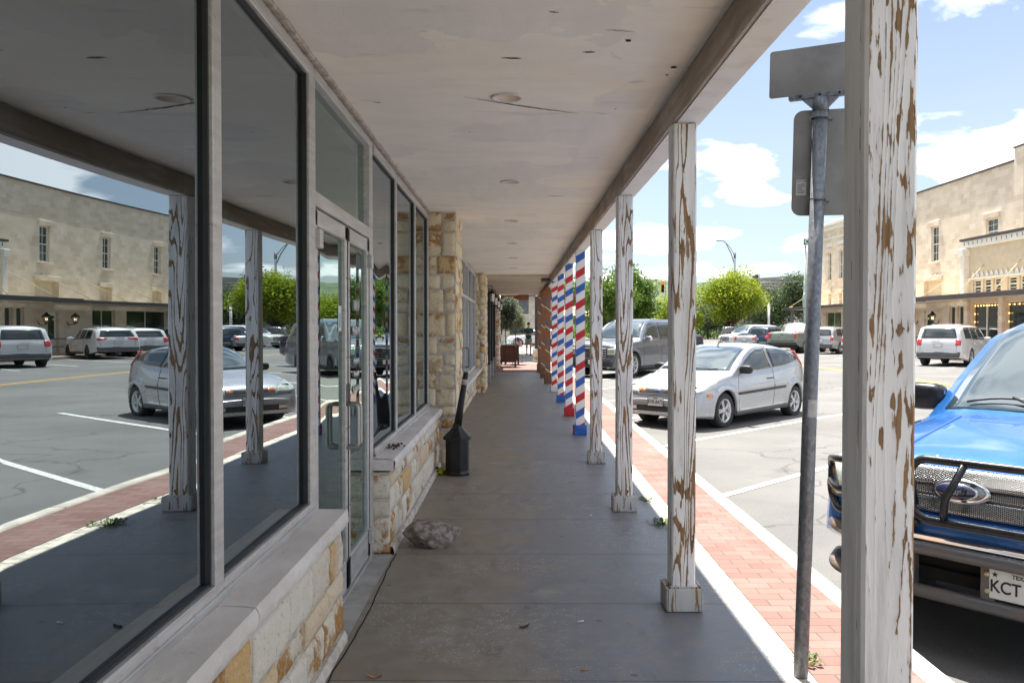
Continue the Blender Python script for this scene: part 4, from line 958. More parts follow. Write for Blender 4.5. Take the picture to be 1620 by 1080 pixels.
# ---- generic tall wagon / pickup shapes
def suv_spec(L=4.9, H=1.80, hw=.98, hood=1.12, wb=2.9, fo=.92, wr=.38, cowl=1.35, head=2.05, rear=.35, k=.30, rake=.25, zb=.28, rearz=1.05):
    return dict(L=L, fo=fo, wb=wb, wr=wr, k=k, d=.10, ub=zb+.03,
     T=[(0,.62),(.03,.80),(.08,hood*.86),(.16,hood*.92),(.6,hood*.975),(cowl-.15,hood*1.01),(cowl,hood*1.03),((cowl+head)/2,(hood*1.03+H)/2+.05),(head,H-.06),(head+.35,H-.015),(head+1.1,H),(L-rear-.6,H-.02),(L-rear,H-.07),(L-rear+.06,H-.12),(L-.10,rearz+.06),(L-.04,rearz-.10),(L,.62)],
     B=[(0,.58),(.1,hood*.76),(.5,hood*.86),(cowl,hood*.95),(L*.5,hood*.97),(L-.4,hood*1.0),(L-.1,rearz-.06),(L,.58)],
     W=[(0,hw*.76),(.04,hw*.84),(.15,hw*.92),(.4,hw*.97),(.9,hw),(L*.5,hw),(L-.5,hw*.985),(L-.15,hw*.93),(L-.04,hw*.88),(L,hw*.84)],
     Z=[(0,zb+.04),(.5,zb-.04),(L-.6,zb-.02),(L,zb+.10)], crease=[(.0,hood*.80,.04,.010),(0,hood*.42,.08,-.010)])
def do_suv(name, label, paint, loc, yaw, cat='suv', group=None, front=True, z=None, spokes=5, pil=(.0,), headl=None, tail='side', rails=True, rimmat=None, **kw):
    S = suv_spec(**kw); L = S['L']; H = max(t[1] for t in S['T']); hood = kw.get('hood', 1.12); cowl = kw.get('cowl', 1.35); hd = kw.get('head', 2.05); hw = kw.get('hw', .98); rear = kw.get('rear', .35); rz = kw.get('rearz', 1.05)
    c = Car(name, label, paint, S, loc, yaw, cat, group, z, 1 if front else 0); c.body()
    screen(c, cowl+.02, hd-.02, hw*.80, hw*.66, .12)
    b0 = hood*1.0; zt = H-.135; e = L-rear-.18
    a = cowl+.22; m1 = cowl+(e-cowl)*.38; m2 = cowl+(e-cowl)*.68
    side_glass(c, [([(a,b0),(m1,b0+.015)], [(a+.04,b0+.03),(hd-.05,zt-.04),(hd+.2,zt),(m1,zt)]), ([(m1+.07,b0+.015),(m2,b0+.03)], [(m1+.07,zt),(m2,zt)]), ([(m2+.08,b0+.03),(e,b0+.06)], [(m2+.08,zt),(e-.10,zt-.02)])])
    for x in (a-.08, m1+.035, m2+.04): c.seam('LR', [(x, S['Z'][1][1]+.08), (x, b0-.02)], .004)
    # tail gate glass, lamps, bumper
    c.patch('rear_window', 'B', [(-hw*.70,rz+.10),(hw*.70,rz+.10)], [(-hw*.60,H-.19),(hw*.60,H-.19)], CGLASS, nu=10, nv=6, off=.010, skirt=.05)
    if tail == 'side': c.both('tail_light', 'B', [(hw*.66,rz-.20),(hw*.86,rz-.20)], [(hw*.66,rz+.05),(hw*.86,rz+.06)], REDL, nu=4, nv=4, off=.010, skirt=.05)
    else: c.both('tail_light', 'B', [(hw*.42,rz-.02),(hw*.80,rz-.10)], [(hw*.42,rz+.03),(hw*.86,rz+.06)], REDL, nu=4, nv=3, off=.010, skirt=.05)
    c.patch('rear_bumper', 'B', [(-hw*.82,.40),(hw*.82,.40)], [(-hw*.84,.62),(hw*.84,.62)], GREYP, nu=10, nv=3, off=.035, skirt=.08)
    plate(c, c.at('B', 0, rz-.20)[0]+Vector((-.02,0,0)), (-1,0,0), None, None)
    m = MB(); m.tube([c.at('B', y, rz+.12)[0]+Vector((-.03,0,0)) for y in (-.02,.12,.3)], .010, 5); m.build('rear_wiper', BLACK, c.root)
    c.seam('B', [(-hw*.70,.66),(-hw*.72,rz+.05)], .005); c.seam('B', [(hw*.70,.66),(hw*.72,rz+.05)], .005)
    # nose
    c.patch('grille', 'F', [(-hw*.52,.60),(hw*.52,.60)], [(-hw*.50,hood*.80),(hw*.50,hood*.80)], BLACK, nu=10, nv=4, off=.010, skirt=.05)
    m = MB()
    for i in range(5):
        zz_ = .63+(hood*.80-.66)*i/4; m.tube([c.at('F', hw*.5*t, zz_)[0]+Vector((.016,0,0)) for t in (-1,-.5,0,.5,1)], .010, 5)
    m.build('grille_bars', CHROME if kw.get('fo', 0) != 1.0 else BLKM, c.root)
    c.both('headlight', 'F', [(hw*.54,hood*.62),(hw*.80,hood*.62)], [(hw*.54,hood*.78),(hw*.84,hood*.80)], CLEAR if not headl else headl, nu=6, nv=4, off=.012, skirt=.05)
    c.patch('front_bumper', 'F', [(-hw*.74,.36),(hw*.74,.36)], [(-hw*.76,.50),(hw*.76,.50)], BLACK if paint in (CAR['white'],CAR['grey']) else GREYP, nu=10, nv=3, off=.02, skirt=.08)
    plate(c, c.at('F', 0, .50)[0]+Vector((.03,0,0)), (1,0,0), None, None)
    c.both('sill', 'L', [(S['fo']+c.R+.02,S['Z'][1][1]),(S['fo']+S['wb']-c.R-.02,S['Z'][1][1]+.02)], [(S['fo']+c.R+.02,.36),(S['fo']+S['wb']-c.R-.02,.37)], BLACK, nu=16, nv=2, off=.012)
    c.wheels(spokes, True, .24, .70, rimmat=rimmat); c.mirror_(cowl+.34, hood*.99, CHROME if paint is CAR['grey'] else paint, .12, 1.15); 
    for x in (m1-.30, m2-.22): c.handle(x, hood*.86, paint)
    if rails:
        for sg in (1,-1):
            m = MB(); pts = [Vector(c.P(s, sg*(c.Y(s, H-.10)-.10), c.Zt(s, c.Y(s, H-.10)-.10)+(.035 if i not in (0,5) else .0))) for i, s in enumerate([hd+.25, hd+.35, hd+.9, (hd+e)/2+.3, e-.15, e])]; m.tube(pts, .014, 6); m.build('roof_rail', BLKM if paint is not CAR['grey'] else CHROME, c.root)
    return c
def do_pickup(name, label, paint, loc, head, S, cat='pickup truck', group=None, z=None, cab=(1.45, 2.15, 3.55), bedz=1.38, hood=1.22, hw=1.0, front=False):
    L = S['L']; c = Car(name, label, paint, S, loc, head, cat, group, z, 1 if front else 0); c.body(); cowl, hd, ce = cab; H = max(t[1] for t in S['T'])
    screen(c, cowl+.02, hd-.02, hw*.83, hw*.67, .13)
    b0 = hood*1.0+.01; zt = H-.145; a = cowl+.22; m1 = (cowl+ce)/2+.18
    side_glass(c, [([(a,b0),(m1,b0+.02)], [(a+.04,b0+.03),(hd+.04,zt-.13),(hd+.4,zt-.02),(m1,zt)]), ([(m1+.08,b0+.02),(ce-.08,b0+.03)], [(m1+.08,zt),(ce-.14,zt-.01)])])
    for x in (a-.08, m1+.04, ce-.02): c.seam('LR', [(x,.48),(x,b0-.02)], .004)
    for x in (m1-.3, ce-.36): c.handle(x, hood*.90, paint)
    m = MB(); M_ = Matrix.Translation((c.mid-ce-.045, 0, (bedz+H)/2-.03)) @ Matrix.Rotation(.05, 4, 'Y'); m.bbox(-.012, .012, -hw*.60, hw*.60, -(H-bedz)/2+.11, (H-bedz)/2-.10, .01, 0, M_); m.build('rear_window', CGLASS, c.root)
    c.patch('bed_cover', 'T', [(ce+.16,-hw*.80),(L-.12,-hw*.80)], [(ce+.16,hw*.80),(L-.12,hw*.80)], BLACK, nu=10, nv=8, off=.006)
    c.patch('tailgate', 'B', [(-hw*.74,.76),(hw*.74,.76)], [(-hw*.74,bedz-.06),(hw*.74,bedz-.06)], paint, nu=8, nv=4, off=.016)
    c.both('tail_light', 'B', [(hw*.77,.98),(hw*.93,.98)], [(hw*.77,bedz-.10),(hw*.92,bedz-.10)], REDL, nu=3, nv=4, off=.02)
    c.patch('rear_bumper', 'B', [(-hw*.9,.52),(hw*.9,.52)], [(-hw*.9,.70),(hw*.9,.70)], BLACK, nu=8, nv=3, off=.09, skirt=.12)
    m = MB(); p, _ = c.at('B', 0, bedz-.16); m.bbox(p.x-.03, p.x-.01, -.09, .09, p.z-.03, p.z+.03, .004); m.build('tailgate_handle', BLACK, c.root)
    c.wheels(6, False, .27, .62); c.mirror_(cowl+.34, hood*1.0+.07, BLKM, .14, 1.4)
    return c
def pk_spec(L=5.9, H=1.95, hw=1.0, hood=1.20, wb=3.7, fo=.98, wr=.40, cab=(1.45, 2.15, 3.7), bedz=1.38, zb=.36):
    cowl, hd, ce = cab
    return dict(L=L, fo=fo, wb=wb, wr=wr, k=.28, d=.10, ub=zb,
     T=[(0,.74),(.02,.95),(.05,hood*.86),(.12,hood*.92),(.5,hood*.97),(cowl-.15,hood*1.01),(cowl,hood*1.03),((cowl+hd)/2,(hood*1.03+H)/2+.05),(hd,H-.06),(hd+.4,H-.01),(hd+.9,H),(ce-.15,H-.03),(ce,H-.09),(ce+.04,bedz+.02),(ce+.10,bedz),(L-.06,bedz),(L-.02,bedz-.03),(L,bedz-.10)],
     B=[(0,.66),(.1,hood*.80),(.5,hood*.88),(cowl,hood*.97),(ce,hood*.99),(ce+.1,bedz-.12),(L-.1,bedz-.12),(L,bedz-.16)],
     W=[(0,hw*.80),(.03,hw*.86),(.10,hw*.93),(.3,hw*.98),(.9,hw),(L*.5,hw),(L-.1,hw*.985),(L,hw*.96)],
     Z=[(0,zb+.10),(.5,zb),(L-.6,zb+.03),(L,zb+.20)], crease=[(.0,hood*.80,.05,.012),(0,.66,.08,-.008)])

H45 = radians(45); OP = 'cars parked across the street'; BACK = 'cars parked in the background'
# dark grey large suv on our side and the one behind it
do_suv('suv', 'dark grey full-size suv with chrome mirror, parked beyond the silver hatchback', CAR['grey'], (4.02, 28.75), 4.04, 'suv', L=5.35, H=1.93, hw=1.02, hood=1.20, wb=3.07, fo=.94, wr=.40, cowl=1.45, head=2.2, rear=.30, z=-.10, spokes=7, rearz=1.12)
c_ = do_pickup('pickup_truck', 'dark navy pickup parked beyond the grey suv, mostly hidden by posts', CAR['navy'], (5.3, 33.6), 4.0, pk_spec(H=1.98), 'pickup truck')
# explorer-like white suv, crossover seen mirrored, small suvs
do_suv('suv', 'white suv with roof rails parked across the street in front of the lanterns', CAR['white'], (19.55, 36.6), H45+.03, 'suv', OP, L=5.0, H=1.80, hw=1.0, hood=1.10, wb=2.86, wr=.38, rear=.32, rearz=1.10, front=False, spokes=5, z=-.13)
do_suv('crossover', 'white crossover with slim tail lights, mirrored in the nearest shop window', CAR['white'], (20.6, 45.6), H45+.05, 'suv', OP, L=4.6, H=1.67, hw=.93, hood=1.0, wb=2.75, wr=.36, rear=.42, rearz=1.05, tail='wide', front=False, rimmat=BLKM, z=-.08)
do_suv('crossover', 'pale silver crossover beside the sage green pickup, rear end facing the street', CAR['lightsilver'], (20.4, 52.6), H45, 'suv', OP, L=4.5, H=1.69, hw=.92, hood=1.02, wb=2.69, wr=.35, rear=.36, rearz=1.02, front=False, z=-.10)
do_suv('crossover', 'white crossover at the right edge of the parked row, half hidden by the nearest post', CAR['white'], (21.0, 49.0), H45, 'suv', OP, L=4.4, H=1.64, hw=.90, hood=1.0, wb=2.65, wr=.34, rear=.36, rearz=1.0, front=False, z=-.10)
do_pickup('pickup_truck', 'sage green pickup with red tail lights seen from behind across the street', CAR['sage'], (18.9, 54.9), H45+.1, pk_spec(L=5.9, H=1.96, hw=1.02, bedz=1.40), 'pickup truck', OP, z=-.13)
do_suv('suv', 'navy blue suv just visible between the silver sedan and the sage green pickup', CAR['navy'], (18.6, 59.6), H45, 'suv', OP, L=4.8, H=1.74, hw=.95, front=False, z=-.13)
do_suv('sedan', 'low silver car seen from behind left of the sage green pickup', CAR['lightsilver'], (17.6, 60.0), H45+.1, 'car', OP, L=4.7, H=1.46, hw=.90, hood=.92, wb=2.75, wr=.33, cowl=1.25, head=1.95, rear=.9, rearz=.98, rails=False, front=False, z=-.13)
do_suv('suv', 'white suv facing the camera under the yellow-green tree', CAR['white'], (18.7, 66.5), radians(205), 'suv', BACK, L=5.1, H=1.88, hw=1.0, hood=1.16, rails=False, front=False, z=-.13, cowl=1.4, head=2.1)
do_suv('suv', 'charcoal suv seen from behind beside the trunk of the yellow-green tree', CAR['darkgrey'], (18.9, 72.5), radians(80), 'suv', BACK, L=4.9, H=1.80, hw=.97, front=False, z=-.13)
do_suv('suv', 'white van-like vehicle standing far down the walkway behind the walking man', CAR['white'], (1.6, 66), radians(178), 'suv', BACK, L=5.0, H=1.50, hw=.95, hood=1.0, front=False, rails=False, z=-.1)

# ---- blue pickup with brush guard, close to the camera
K = dict(L=5.9, fo=.98, wb=3.7, wr=.41, k=.30, d=.13, ub=.45,
     T=[(0,.80),(.02,1.00),(.05,1.07),(.12,1.115),(.5,1.175),(1.1,1.235),(1.35,1.26),(1.48,1.30),(1.85,1.62),(2.3,1.93),(2.7,2.0),(3.2,2.02),(3.7,1.99),(3.85,1.93),(3.89,1.40),(3.95,1.38),(5.84,1.38),(5.88,1.35),(5.9,1.28)],
     B=[(0,.72),(.1,.97),(.5,1.05),(1.4,1.15),(3.8,1.19),(3.95,1.26),(5.8,1.26),(5.9,1.2)],
     W=[(0,.84),(.03,.90),(.10,.95),(.3,.99),(.9,1.0),(3,1.0),(5.8,.985),(5.9,.96)],
     Z=[(0,.60),(.5,.40),(5.3,.42),(5.9,.55)], crease=[(0,.95,.05,.012)])
TH = 3.83; fx, fy = 2.55, 4.55      # nose centre on the road and heading
mid = K['fo']+K['wb']/2
c = do_pickup('pickup_truck', 'bright blue pickup with black brush guard, nose to the kerb by the nearest post', CAR['blue'], (fx-mid*cos(TH), fy-mid*sin(TH)), TH, K, 'pickup truck', None, -.345, (1.40, 2.25, 3.80), 1.38, 1.20, 1.0, True)
def gp_(y, z, e): return (c.mid+e, y, z)
def gl(y, z, e=0): p, n = c.at('F', y, z); return p+Vector((e, 0, 0))
b = NB('perforated_mesh_grille'); co = b.coord((1,1,1)); sp = b.n('ShaderNodeSeparateXYZ'); b.l(co, sp.inputs[0])
def hexd(ox, oz):
    px_ = b.math('SUBTRACT', b.math('FRACT', b.math('ADD', b.math('DIVIDE', sp.outputs[1], .0208), ox)), .5); pz_ = b.math('SUBTRACT', b.math('FRACT', b.math('ADD', b.math('DIVIDE', sp.outputs[2], .0120), oz)), .5)
    return b.math('SQRT', b.math('ADD', b.math('POWER', b.math('MULTIPLY', px_, .0208), 2.0), b.math('POWER', b.math('MULTIPLY', pz_, .0120), 2.0)))
hole = b.ramp(b.math('MINIMUM', hexd(0.,0.), hexd(.5,.5)), .0046, .0040)
b.set(b.mix(hole, (.55,.55,.54), (.006,.006,.006)), b.ramp(hole, 0, 1, .25, .9), b.ramp(hole, 0, 1, 1, 0)); b.bump(b.math('SUBTRACT', 1.0, hole), 1, .003); MESHG = b.mat
c.patch('grille_opening', 'F', [(-.60,.80),(.60,.80)], [(-.60,1.065),(.60,1.065)], DARK, nu=10, nv=4, off=.004)
g_ = c.patch('grille', 'F', [(-.58,.808),(.58,.808)], [(-.58,.90),(.58,.90)], MESHG, nu=10, nv=4, off=.018); 
c.patch('grille', 'F', [(-.58,.965),(.58,.965)], [(-.58,1.055),(.58,1.055)], MESHG, nu=10, nv=4, off=.018); MESHD = plain('dark_mesh', (.05,.05,.05), .5, .6, .5, 90, .8, 120)
c.patch('grille', 'F', [(-.58,.905),(.58,.905)], [(-.58,.96),(.58,.96)], MESHG, nu=10, nv=3, off=.008)
oval(c, gl(-.10, .945, .035), (1,0,.08), .235, .095)
m = MB(); m.lathe([(1,0),(1,.012),(.8,.018)], 24, facing(gl(-.08,.945,.012), (1,0,.08)) @ Matrix.Diagonal((.155,.07,1,1)), 0); m.build('badge_mount', CHROME, c.root)
m = MB(); m.lathe([(.026,0),(.024,.012),(.01,.016)], 16, facing(gp_(-.17,1.135,.10),(1,0,.5)) @ Matrix.Diagonal((1,.5,1,1)), 0); m.build('guard_emblem', CHROME, c.root)
# headlights
c.both('headlight', 'F', [(.64,.80),(.86,.80)], [(.64,1.03),(.90,1.04)], CLEAR, nu=6, nv=5, off=.014)
c.both('turn_signal', 'F', [(.86,.82),(.94,.84)], [(.88,1.0),(.955,1.02)], AMB, nu=3, nv=4, off=.014)
c.seam('F', [(-.84,1.075),(-.4,1.085),(.4,1.085),(.84,1.075)], .007)
c.patch('hood_front_trim', 'F', [(-.80,.735),(.80,.735)], [(-.80,.79),(.80,.79)], CAR['blue'], nu=10, nv=2, off=.03)
# brush guard
X0 = c.mid
def gp(y, z, e): return (X0+e, y, z)
m = MB()
m.tube(fillet([gp(-.27,.86,.15),gp(-.31,1.06,.14),gp(-.25,1.125,.13),gp(.55,1.125,.13),gp(.61,1.06,.14),gp(.57,.80,.15),gp(.50,.785,.15),gp(-.22,.785,.15),gp(-.29,.835,.15),gp(-.29,.92,.15)], .07, 6), .024, 12)
for sg in (1,-1):
    m.tube(fillet([gp(.15+sg*.26,.79,.15), gp(.15+sg*.26,.90,.16), gp(.15+sg*.16,1.115,.14)], .05), .021, 10)
    m.tube(fillet([gp(.6 if sg>0 else -.30,1.06,.14), gp(sg*.76,1.06,.12), gp(sg*.88,1.04,-.02), gp(sg*.92,.98,-.10), gp(sg*.88,.90,-.03)], .06), .021, 10)
    m.tube(fillet([gp(.59 if sg>0 else -.29,.88,.15), gp(sg*.76,.88,.13), gp(sg*.89,.90,-.03), gp(sg*.89,.80,-.05), gp(sg*.76,.74,.10), gp(.5 if sg>0 else -.25,.765,.15)], .06), .021, 10)
    m.bbox(X0+.02, X0+.15, sg*.36-.012, sg*.36+.012, .52, .76, .004)
m.build('brush_guard', BLKM, c.root)
# tube bumper
b = NB('rusty_black_tube'); n_ = b.noise(b.coord((14,3,14)), 1, 6, .7); b.set(b.mix(b.ramp(n_, .46, .66), (.13,.13,.135), (.24,.15,.10)), b.ramp(n_, .4, .6, .35, .8), .4); b.bump(n_, .3, .002); RTUBE = b.mat
m = MB()
for z, e in ((.63,.17),(.385,.16)): m.tube(fillet([gp(-.94,z,-.25), gp(-.84,z,.02), gp(-.60,z,e), gp(.60,z,e), gp(.84,z,.02), gp(.94,z,-.25)], .12, 6), .038, 12)
m.bbox(X0-.05, X0+.13, -.62, .62, .662, .672, .004)
bp = m.build('front_bumper', RTUBE, c.root)
m = MB(); m.box(X0-.06, X0+.02, -.72, .72, .42, .64); m.bbox(X0+.04, X0+.06, -.55, .55, .43, .50, .01); m.build('bumper_back_plate', DARK, c.root)
for y in (-.30, .12, .55):
    m = MB(); m.bbox(X0+.10, X0+.165, y-.035, y+.035, .40, .61, .004)
    for z in (.47,.56): m.lathe([(.016,0),(.016,.01),(.006,.013)], 6, facing((X0+.165,y,z),(1,0,0)), 1)
    m.build('bumper_bracket', [RTUBE, plain('zinc_bolt', (.5,.45,.3), .4, .8)], c.root)
m = MB(); m.bbox(X0+.13, X0+.15, .12, .45, .42, .61, .004); m.build('plate_holder', BLKM, c.root)
M_ = facing((X0+.165, .285, .515), (1,0,0)); m = MB(); m.bbox(-.155, .155, -.078, .078, -.006, .006, .004, 0, M_); p = m.build('licence_plate', PLATEW, c.root)
text('KCT', .09, INK, p, M_ @ Matrix.Translation((-.075, -.012, .007)), sx=.85); text('TEXAS', .03, INK, p, M_ @ Matrix.Translation((0, .056, .007)))
m = MB(); m.add([tuple(M_ @ Vector((-.125+.017*(1 if k % 2 == 0 else .42)*sin(k*pi/5), .052+.017*(1 if k % 2 == 0 else .42)*cos(k*pi/5), .0075))) for k in range(10)], [tuple(range(10))]); m.build('star', INK, p)
for y0, dr_ in ((-.66, 1), (.06, 1)):
    m = MB(); pts = []
    for t in [i/8 for i in range(9)]:
        y = y0+.60*t; s = 1.46+.10*(abs(y)/.83)**2+.05*sin(pi*t)+.02; pp, nn = c.at('T', s, y); pts.append(pp+nn*.035)
    m.tube(pts, [.009]*9, 6); m.tube([Vector(c.at('T', 1.42, y0+.55)[0])+Vector((0,0,.02)), pts[4]+Vector((0,0,.01))], .010, 6); m.build('wiper', BLACK, c.root)
c.seam('T', [(.25,-.86),(.8,-.90),(1.3,-.90)], .006); c.seam('T', [(.25,.86),(.8,.90),(1.3,.90)], .006)
# bulged bonnet ribs
for sg in (1,-1): c.seam('T', [(.18,sg*.50),(.8,sg*.56),(1.30,sg*.62)], .012, CAR['blue'], 'bonnet_rib')
# ================================================================ buildings across the street
def win(parent, x, y0, y1, z0, z1, sash=True, mat=WINDK, fr=CREAM, rec=.10, cols=2, name='window'):
    """window on a wall facing -x: frame proud, panes dark"""
    m = MB(); w = .06
    m.bbox(x-.012, x+rec, y0, y0+w, z0, z1, .004); m.bbox(x-.012, x+rec, y1-w, y1, z0, z1, .004); m.bbox(x-.010, x+rec, y0+w, y1-w, z1-w, z1, .004); m.bbox(x-.010, x+rec, y0+w, y1-w, z0, z0+w, .004)
    if sash:
        m.box(x+.0, x+.03, y0+w, y1-w, (z0+z1)/2-.03, (z0+z1)/2+.03)
        for k in range(1, cols): yy = y0+(y1-y0)*k/cols; m.box(x+.008, x+.026, yy-.014, yy+.014, z0+w, z1-w)
        for q in (.25, .75): m.box(x+.009, x+.025, y0+w, y1-w, z0+(z1-z0)*q-.012, z0+(z1-z0)*q+.012)
    f = m.build(name, fr, parent); m = MB(); m.box(x+.034, x+.05, y0+w, y1-w, z0+w, z1-w); m.build('pane', mat, f); return f
def hole_wall(m, x0, x1, y0, y1, z0, z1, holes, mi=0):
    """wall box with rectangular openings (ya,yb,za,zb)"""
    ys_ = sorted({y0, y1, *[h[0] for h in holes], *[h[1] for h in holes]}); zs_ = sorted({z0, z1, *[h[2] for h in holes], *[h[3] for h in holes]})
    for a, b_ in zip(ys_, ys_[1:]):
        run = None
        for c_, d_ in zip(zs_, zs_[1:]):
            cy_, cz_ = (a+b_)/2, (c_+d_)/2; inside = any(h[0] < cy_ < h[1] and h[2] < cz_ < h[3] for h in holes)
            if inside:
                if run: m.box(x0, x1, a, b_, run[0], run[1], mi); run = None
            else: run = (run[0], d_) if run else (c_, d_)
        if run: m.box(x0, x1, a, b_, run[0], run[1], mi)
tb = thing('limestone_building', 'tall two-storey pale limestone building with narrow sash windows across the street', 'building')
up = [(48.9, 49.75, 5.45, 7.55), (54.7, 55.5, 5.45, 7.5), (60.2, 60.95, 5.45, 7.45), (42.9, 44.0, 5.9, 7.25)]
lowr = [(48.5, 50.6, 3.35, 4.35), (54.4, 55.7, 3.35, 4.25), (60.0, 61.1, 3.35, 4.2)]
gf = [(46.1, 46.75, .9, 2.75), (47.0, 47.65, .9, 2.75), (49.6, 50.55, .05, 2.5), (53.7, 56.0, .5, 2.75), (57.2, 61.8, .5, 2.75), (63.2, 66.3, .4, 2.75)]
m = MB(); hole_wall(m, 25, 25.5, 40.9, 62.2, 0, 9.85, up+lowr+[h for h in gf if h[0] < 62]); hole_wall(m, 24.9, 25.5, 62.2, 67.4, 0, 9.5, [(62.95,63.6,5.3,7.45),(65.2,65.85,5.3,7.45),(63.0,63.6,3.35,4.2),(65.2,65.8,3.35,4.2),(63.2,66.3,.4,2.75)]); m.box(25.501, 45, 40.9, 67.3, 0, 9.3, 0); m.box(25.0, 45, 40.6, 40.9, 0, 10.3); m.box(24.85,25.4,40.55,41.3,6,10.45)
m.build('wall', FAC, tb)
m = MB(); m.bbox(24.90, 25.6, 41.3, 62.3, 9.852, 9.93, .01); m.bbox(24.8,25.6,40.5,41.35,10.452,10.53,.01); m.build('parapet_cap', CANOPY, tb)
m = MB(); m.bbox(24.55, 25.5, 62.0, 67.7, 9.5, 9.75, .03); m.bbox(24.68, 25.5, 62.1, 67.6, 9.2, 9.498, .03); m.bbox(24.8, 24.95, 62.2, 67.45, 8.5, 8.62, .02); m.bbox(24.82,24.93,62.6,63.9,7.9,8.2,.02); m.bbox(24.82,24.93,64.9,66.1,7.9,8.2,.02); m.build('cornice', CREAM, tb)
for h in up+[(62.95,63.6,5.3,7.45),(65.2,65.85,5.3,7.45)]:
    win(tb, 25.1 if h[0] < 62 else 25.0, *h); m = MB(); m.bbox(24.9 if h[0] < 62 else 24.8, 25.02, h[0]-.2, h[1]+.2, h[3]+.02, h[3]+.32, .015); m.build('lintel', FAC, tb); m = MB(); m.bbox(24.88 if h[0] < 62 else 24.78, 25.02, h[0]-.15, h[1]+.15, h[2]-.14, h[2]-.01, .015); m.build('sill', FAC, tb)
for h in lowr+[(63.0,63.6,3.35,4.2),(65.2,65.8,3.35,4.2)]:
    m = MB(); m.box(25.22, 25.26, h[0], h[1], h[2], h[3]); m.build('boarded_opening', TAN, tb); m = MB(); m.bbox(24.78 if h[0] > 62 else 24.9, 25.02, h[0]-.15, h[1]+.15, h[3]+.02, h[3]+.28, .015); m.build('lintel', FAC, tb)
for h in gf:
    x = 25.12 if h[0] < 62 else 25.02
    if h[0] == 49.6:
        m = MB(); m.bbox(x, x+.06, h[0], h[1], h[2], h[3], .01); d_ = m.build('door', CREAM, tb); m = MB(); m.box(x-.01, x, h[0]+.2, h[1]-.2, .9, 2.3); m.build('pane', WINDK, d_)
    else:
        f = win(tb, x, *h, sash=False)
        if h[1]-h[0] > 2: m = MB(); m.box(x, x+.03, (h[0]+h[1])/2-.04, (h[0]+h[1])/2+.04, h[2]+.05, h[3]-.05); m.build('mullion', CREAM, f)
# facade lanterns: each a thing
ln = None
for i, (y, lb) in enumerate(((48.75, 'black facade lantern with a lit lamp right of the pale door across the street'), (51.3, 'black facade lantern with a lit lamp left of the pale door across the street'))):
    if ln is None:
        ln = thing('facade_lantern', lb, 'lantern', group='lanterns beside the door across the street'); m = MB(); m.lathe([(.12,-.25),(.20,.10)], 6, None, 0, False); m.lathe([(.25,.10),(.10,.24),(.04,.34)], 6, None, 1, False); m.lathe([(.06,-.34),(.13,-.25)], 6, None, 1, True); m.tube([(.45,0,-.1),(.30,0,-.42),(.0,0,-.36)], .025, 6, 1)
        for k in range(6): a = k*pi/3; m.tube([(.12*cos(a),.12*sin(a),-.25),(.205*cos(a),.205*sin(a),.1)], .012, 4, 1)
        bm = NB('lantern_glass'); bm.b.inputs['Alpha'].default_value = .25; bm.set((.3,.3,.28), .1); m.build('cage', [bm.mat, BLKM], ln); m = MB(); m.lathe([(.0,-.16),(.05,-.12),(.05,-.02),(.0,.03)], 10, None, 0); m.build('lamp', FLAME, ln); o = ln
    else: o = copy_tree(ln)
    tag(o, lb); o.location = (24.6, y, 2.15)
# canopy of that building
cn = thing('flat_canopy', 'long dark edged flat canopy hung on tan rods along the limestone building', 'canopy')
m = MB(); m.box(22.45, 24.98, 45.4, 69.2, 2.98, 3.02, 1); m.bbox(22.40, 22.52, 45.4, 69.25, 2.95, 3.16, .01, 0); m.box(22.5, 24.98, 45.4, 69.2, 3.021, 3.10, 2); m.build('roof_deck', [CANOPY, BEIGE, TAN], cn)
m = MB(); m.bbox(22.30, 22.45, 34, 47.6, 2.98, 3.22, .01, 0); m.box(22.4, 23.98, 34, 47.5, 3.17, 3.21, 1); m.box(22.46, 23.98, 34, 47.5, 3.0, 3.04, 2); m.build('fascia', [CANOPY, TAN, BEIGE], cn)
for y in (36.2, 39.3, 42.4, 46.2, 49.0, 52.2, 55.5, 58.6, 61.8, 65.0, 68.2):
    xw = 24.0 if y < 44 else 25.0
    m = MB(); m.tube([(22.7, y+.0, 3.25), (xw, y-.0, 4.75)], .022, 6); m.bbox(22.6, 22.85, y-.07, y+.07, 3.16, 3.25, .01); m.build('tie_rod', TAN, cn)
# columns at the far canopy end
m = MB(); m.bbox(22.9, 23.1, 68.6, 68.8, -.1, 2.98, .01); m.build('column', GALV, cn)
# theatre-like tan front
th_ = thing('tan_shopfront', 'tan stucco shopfront with dentil cornice, zigzag trim and bulb-lit windows', 'building')
ho = [(41.05, 43.45, .35, 2.80), (36.9, 40.45, .35, 2.80), (31, 36.2, .35, 2.8), (42.65,43.4,3.30,4.0),(41.75,42.45,3.30,4.0),(40.9,41.55,3.30,4.0),(39.6,40.35,3.30,4.0),(38.7,39.4,3.3,4.0)]
m = MB(); hole_wall(m, 24.0, 24.4, 30, 44.1, 0, 6.1, ho, 0); m.box(24.401, 24.99, 30, 44.09, 0, 6.0, 1); m.build('wall', [TAN, FAC], th_)
m = MB(); m.bbox(23.75, 24.4, 30, 44.3, 6.10, 6.22, .01, 1); m.bbox(23.85, 24.3, 30, 44.2, 5.72, 6.098, .02, 0)
for k in range(34): m.bbox(23.835, 23.87, 44.0-k*.42-.045, 44.0-k*.42, 5.86, 6.02, .01, 1)
m.build('cornice', [CREAM, CANOPY], th_)
m = MB(); m.bbox(23.7, 24.1, 43.75, 44.15, 2.9, 5.3, .02); m.bbox(23.62, 24.12, 43.68, 44.2, 5.3, 5.7, .03); m.build('corner_pilaster', CREAM, th_)
m = MB(); k = 0; y = 43.5
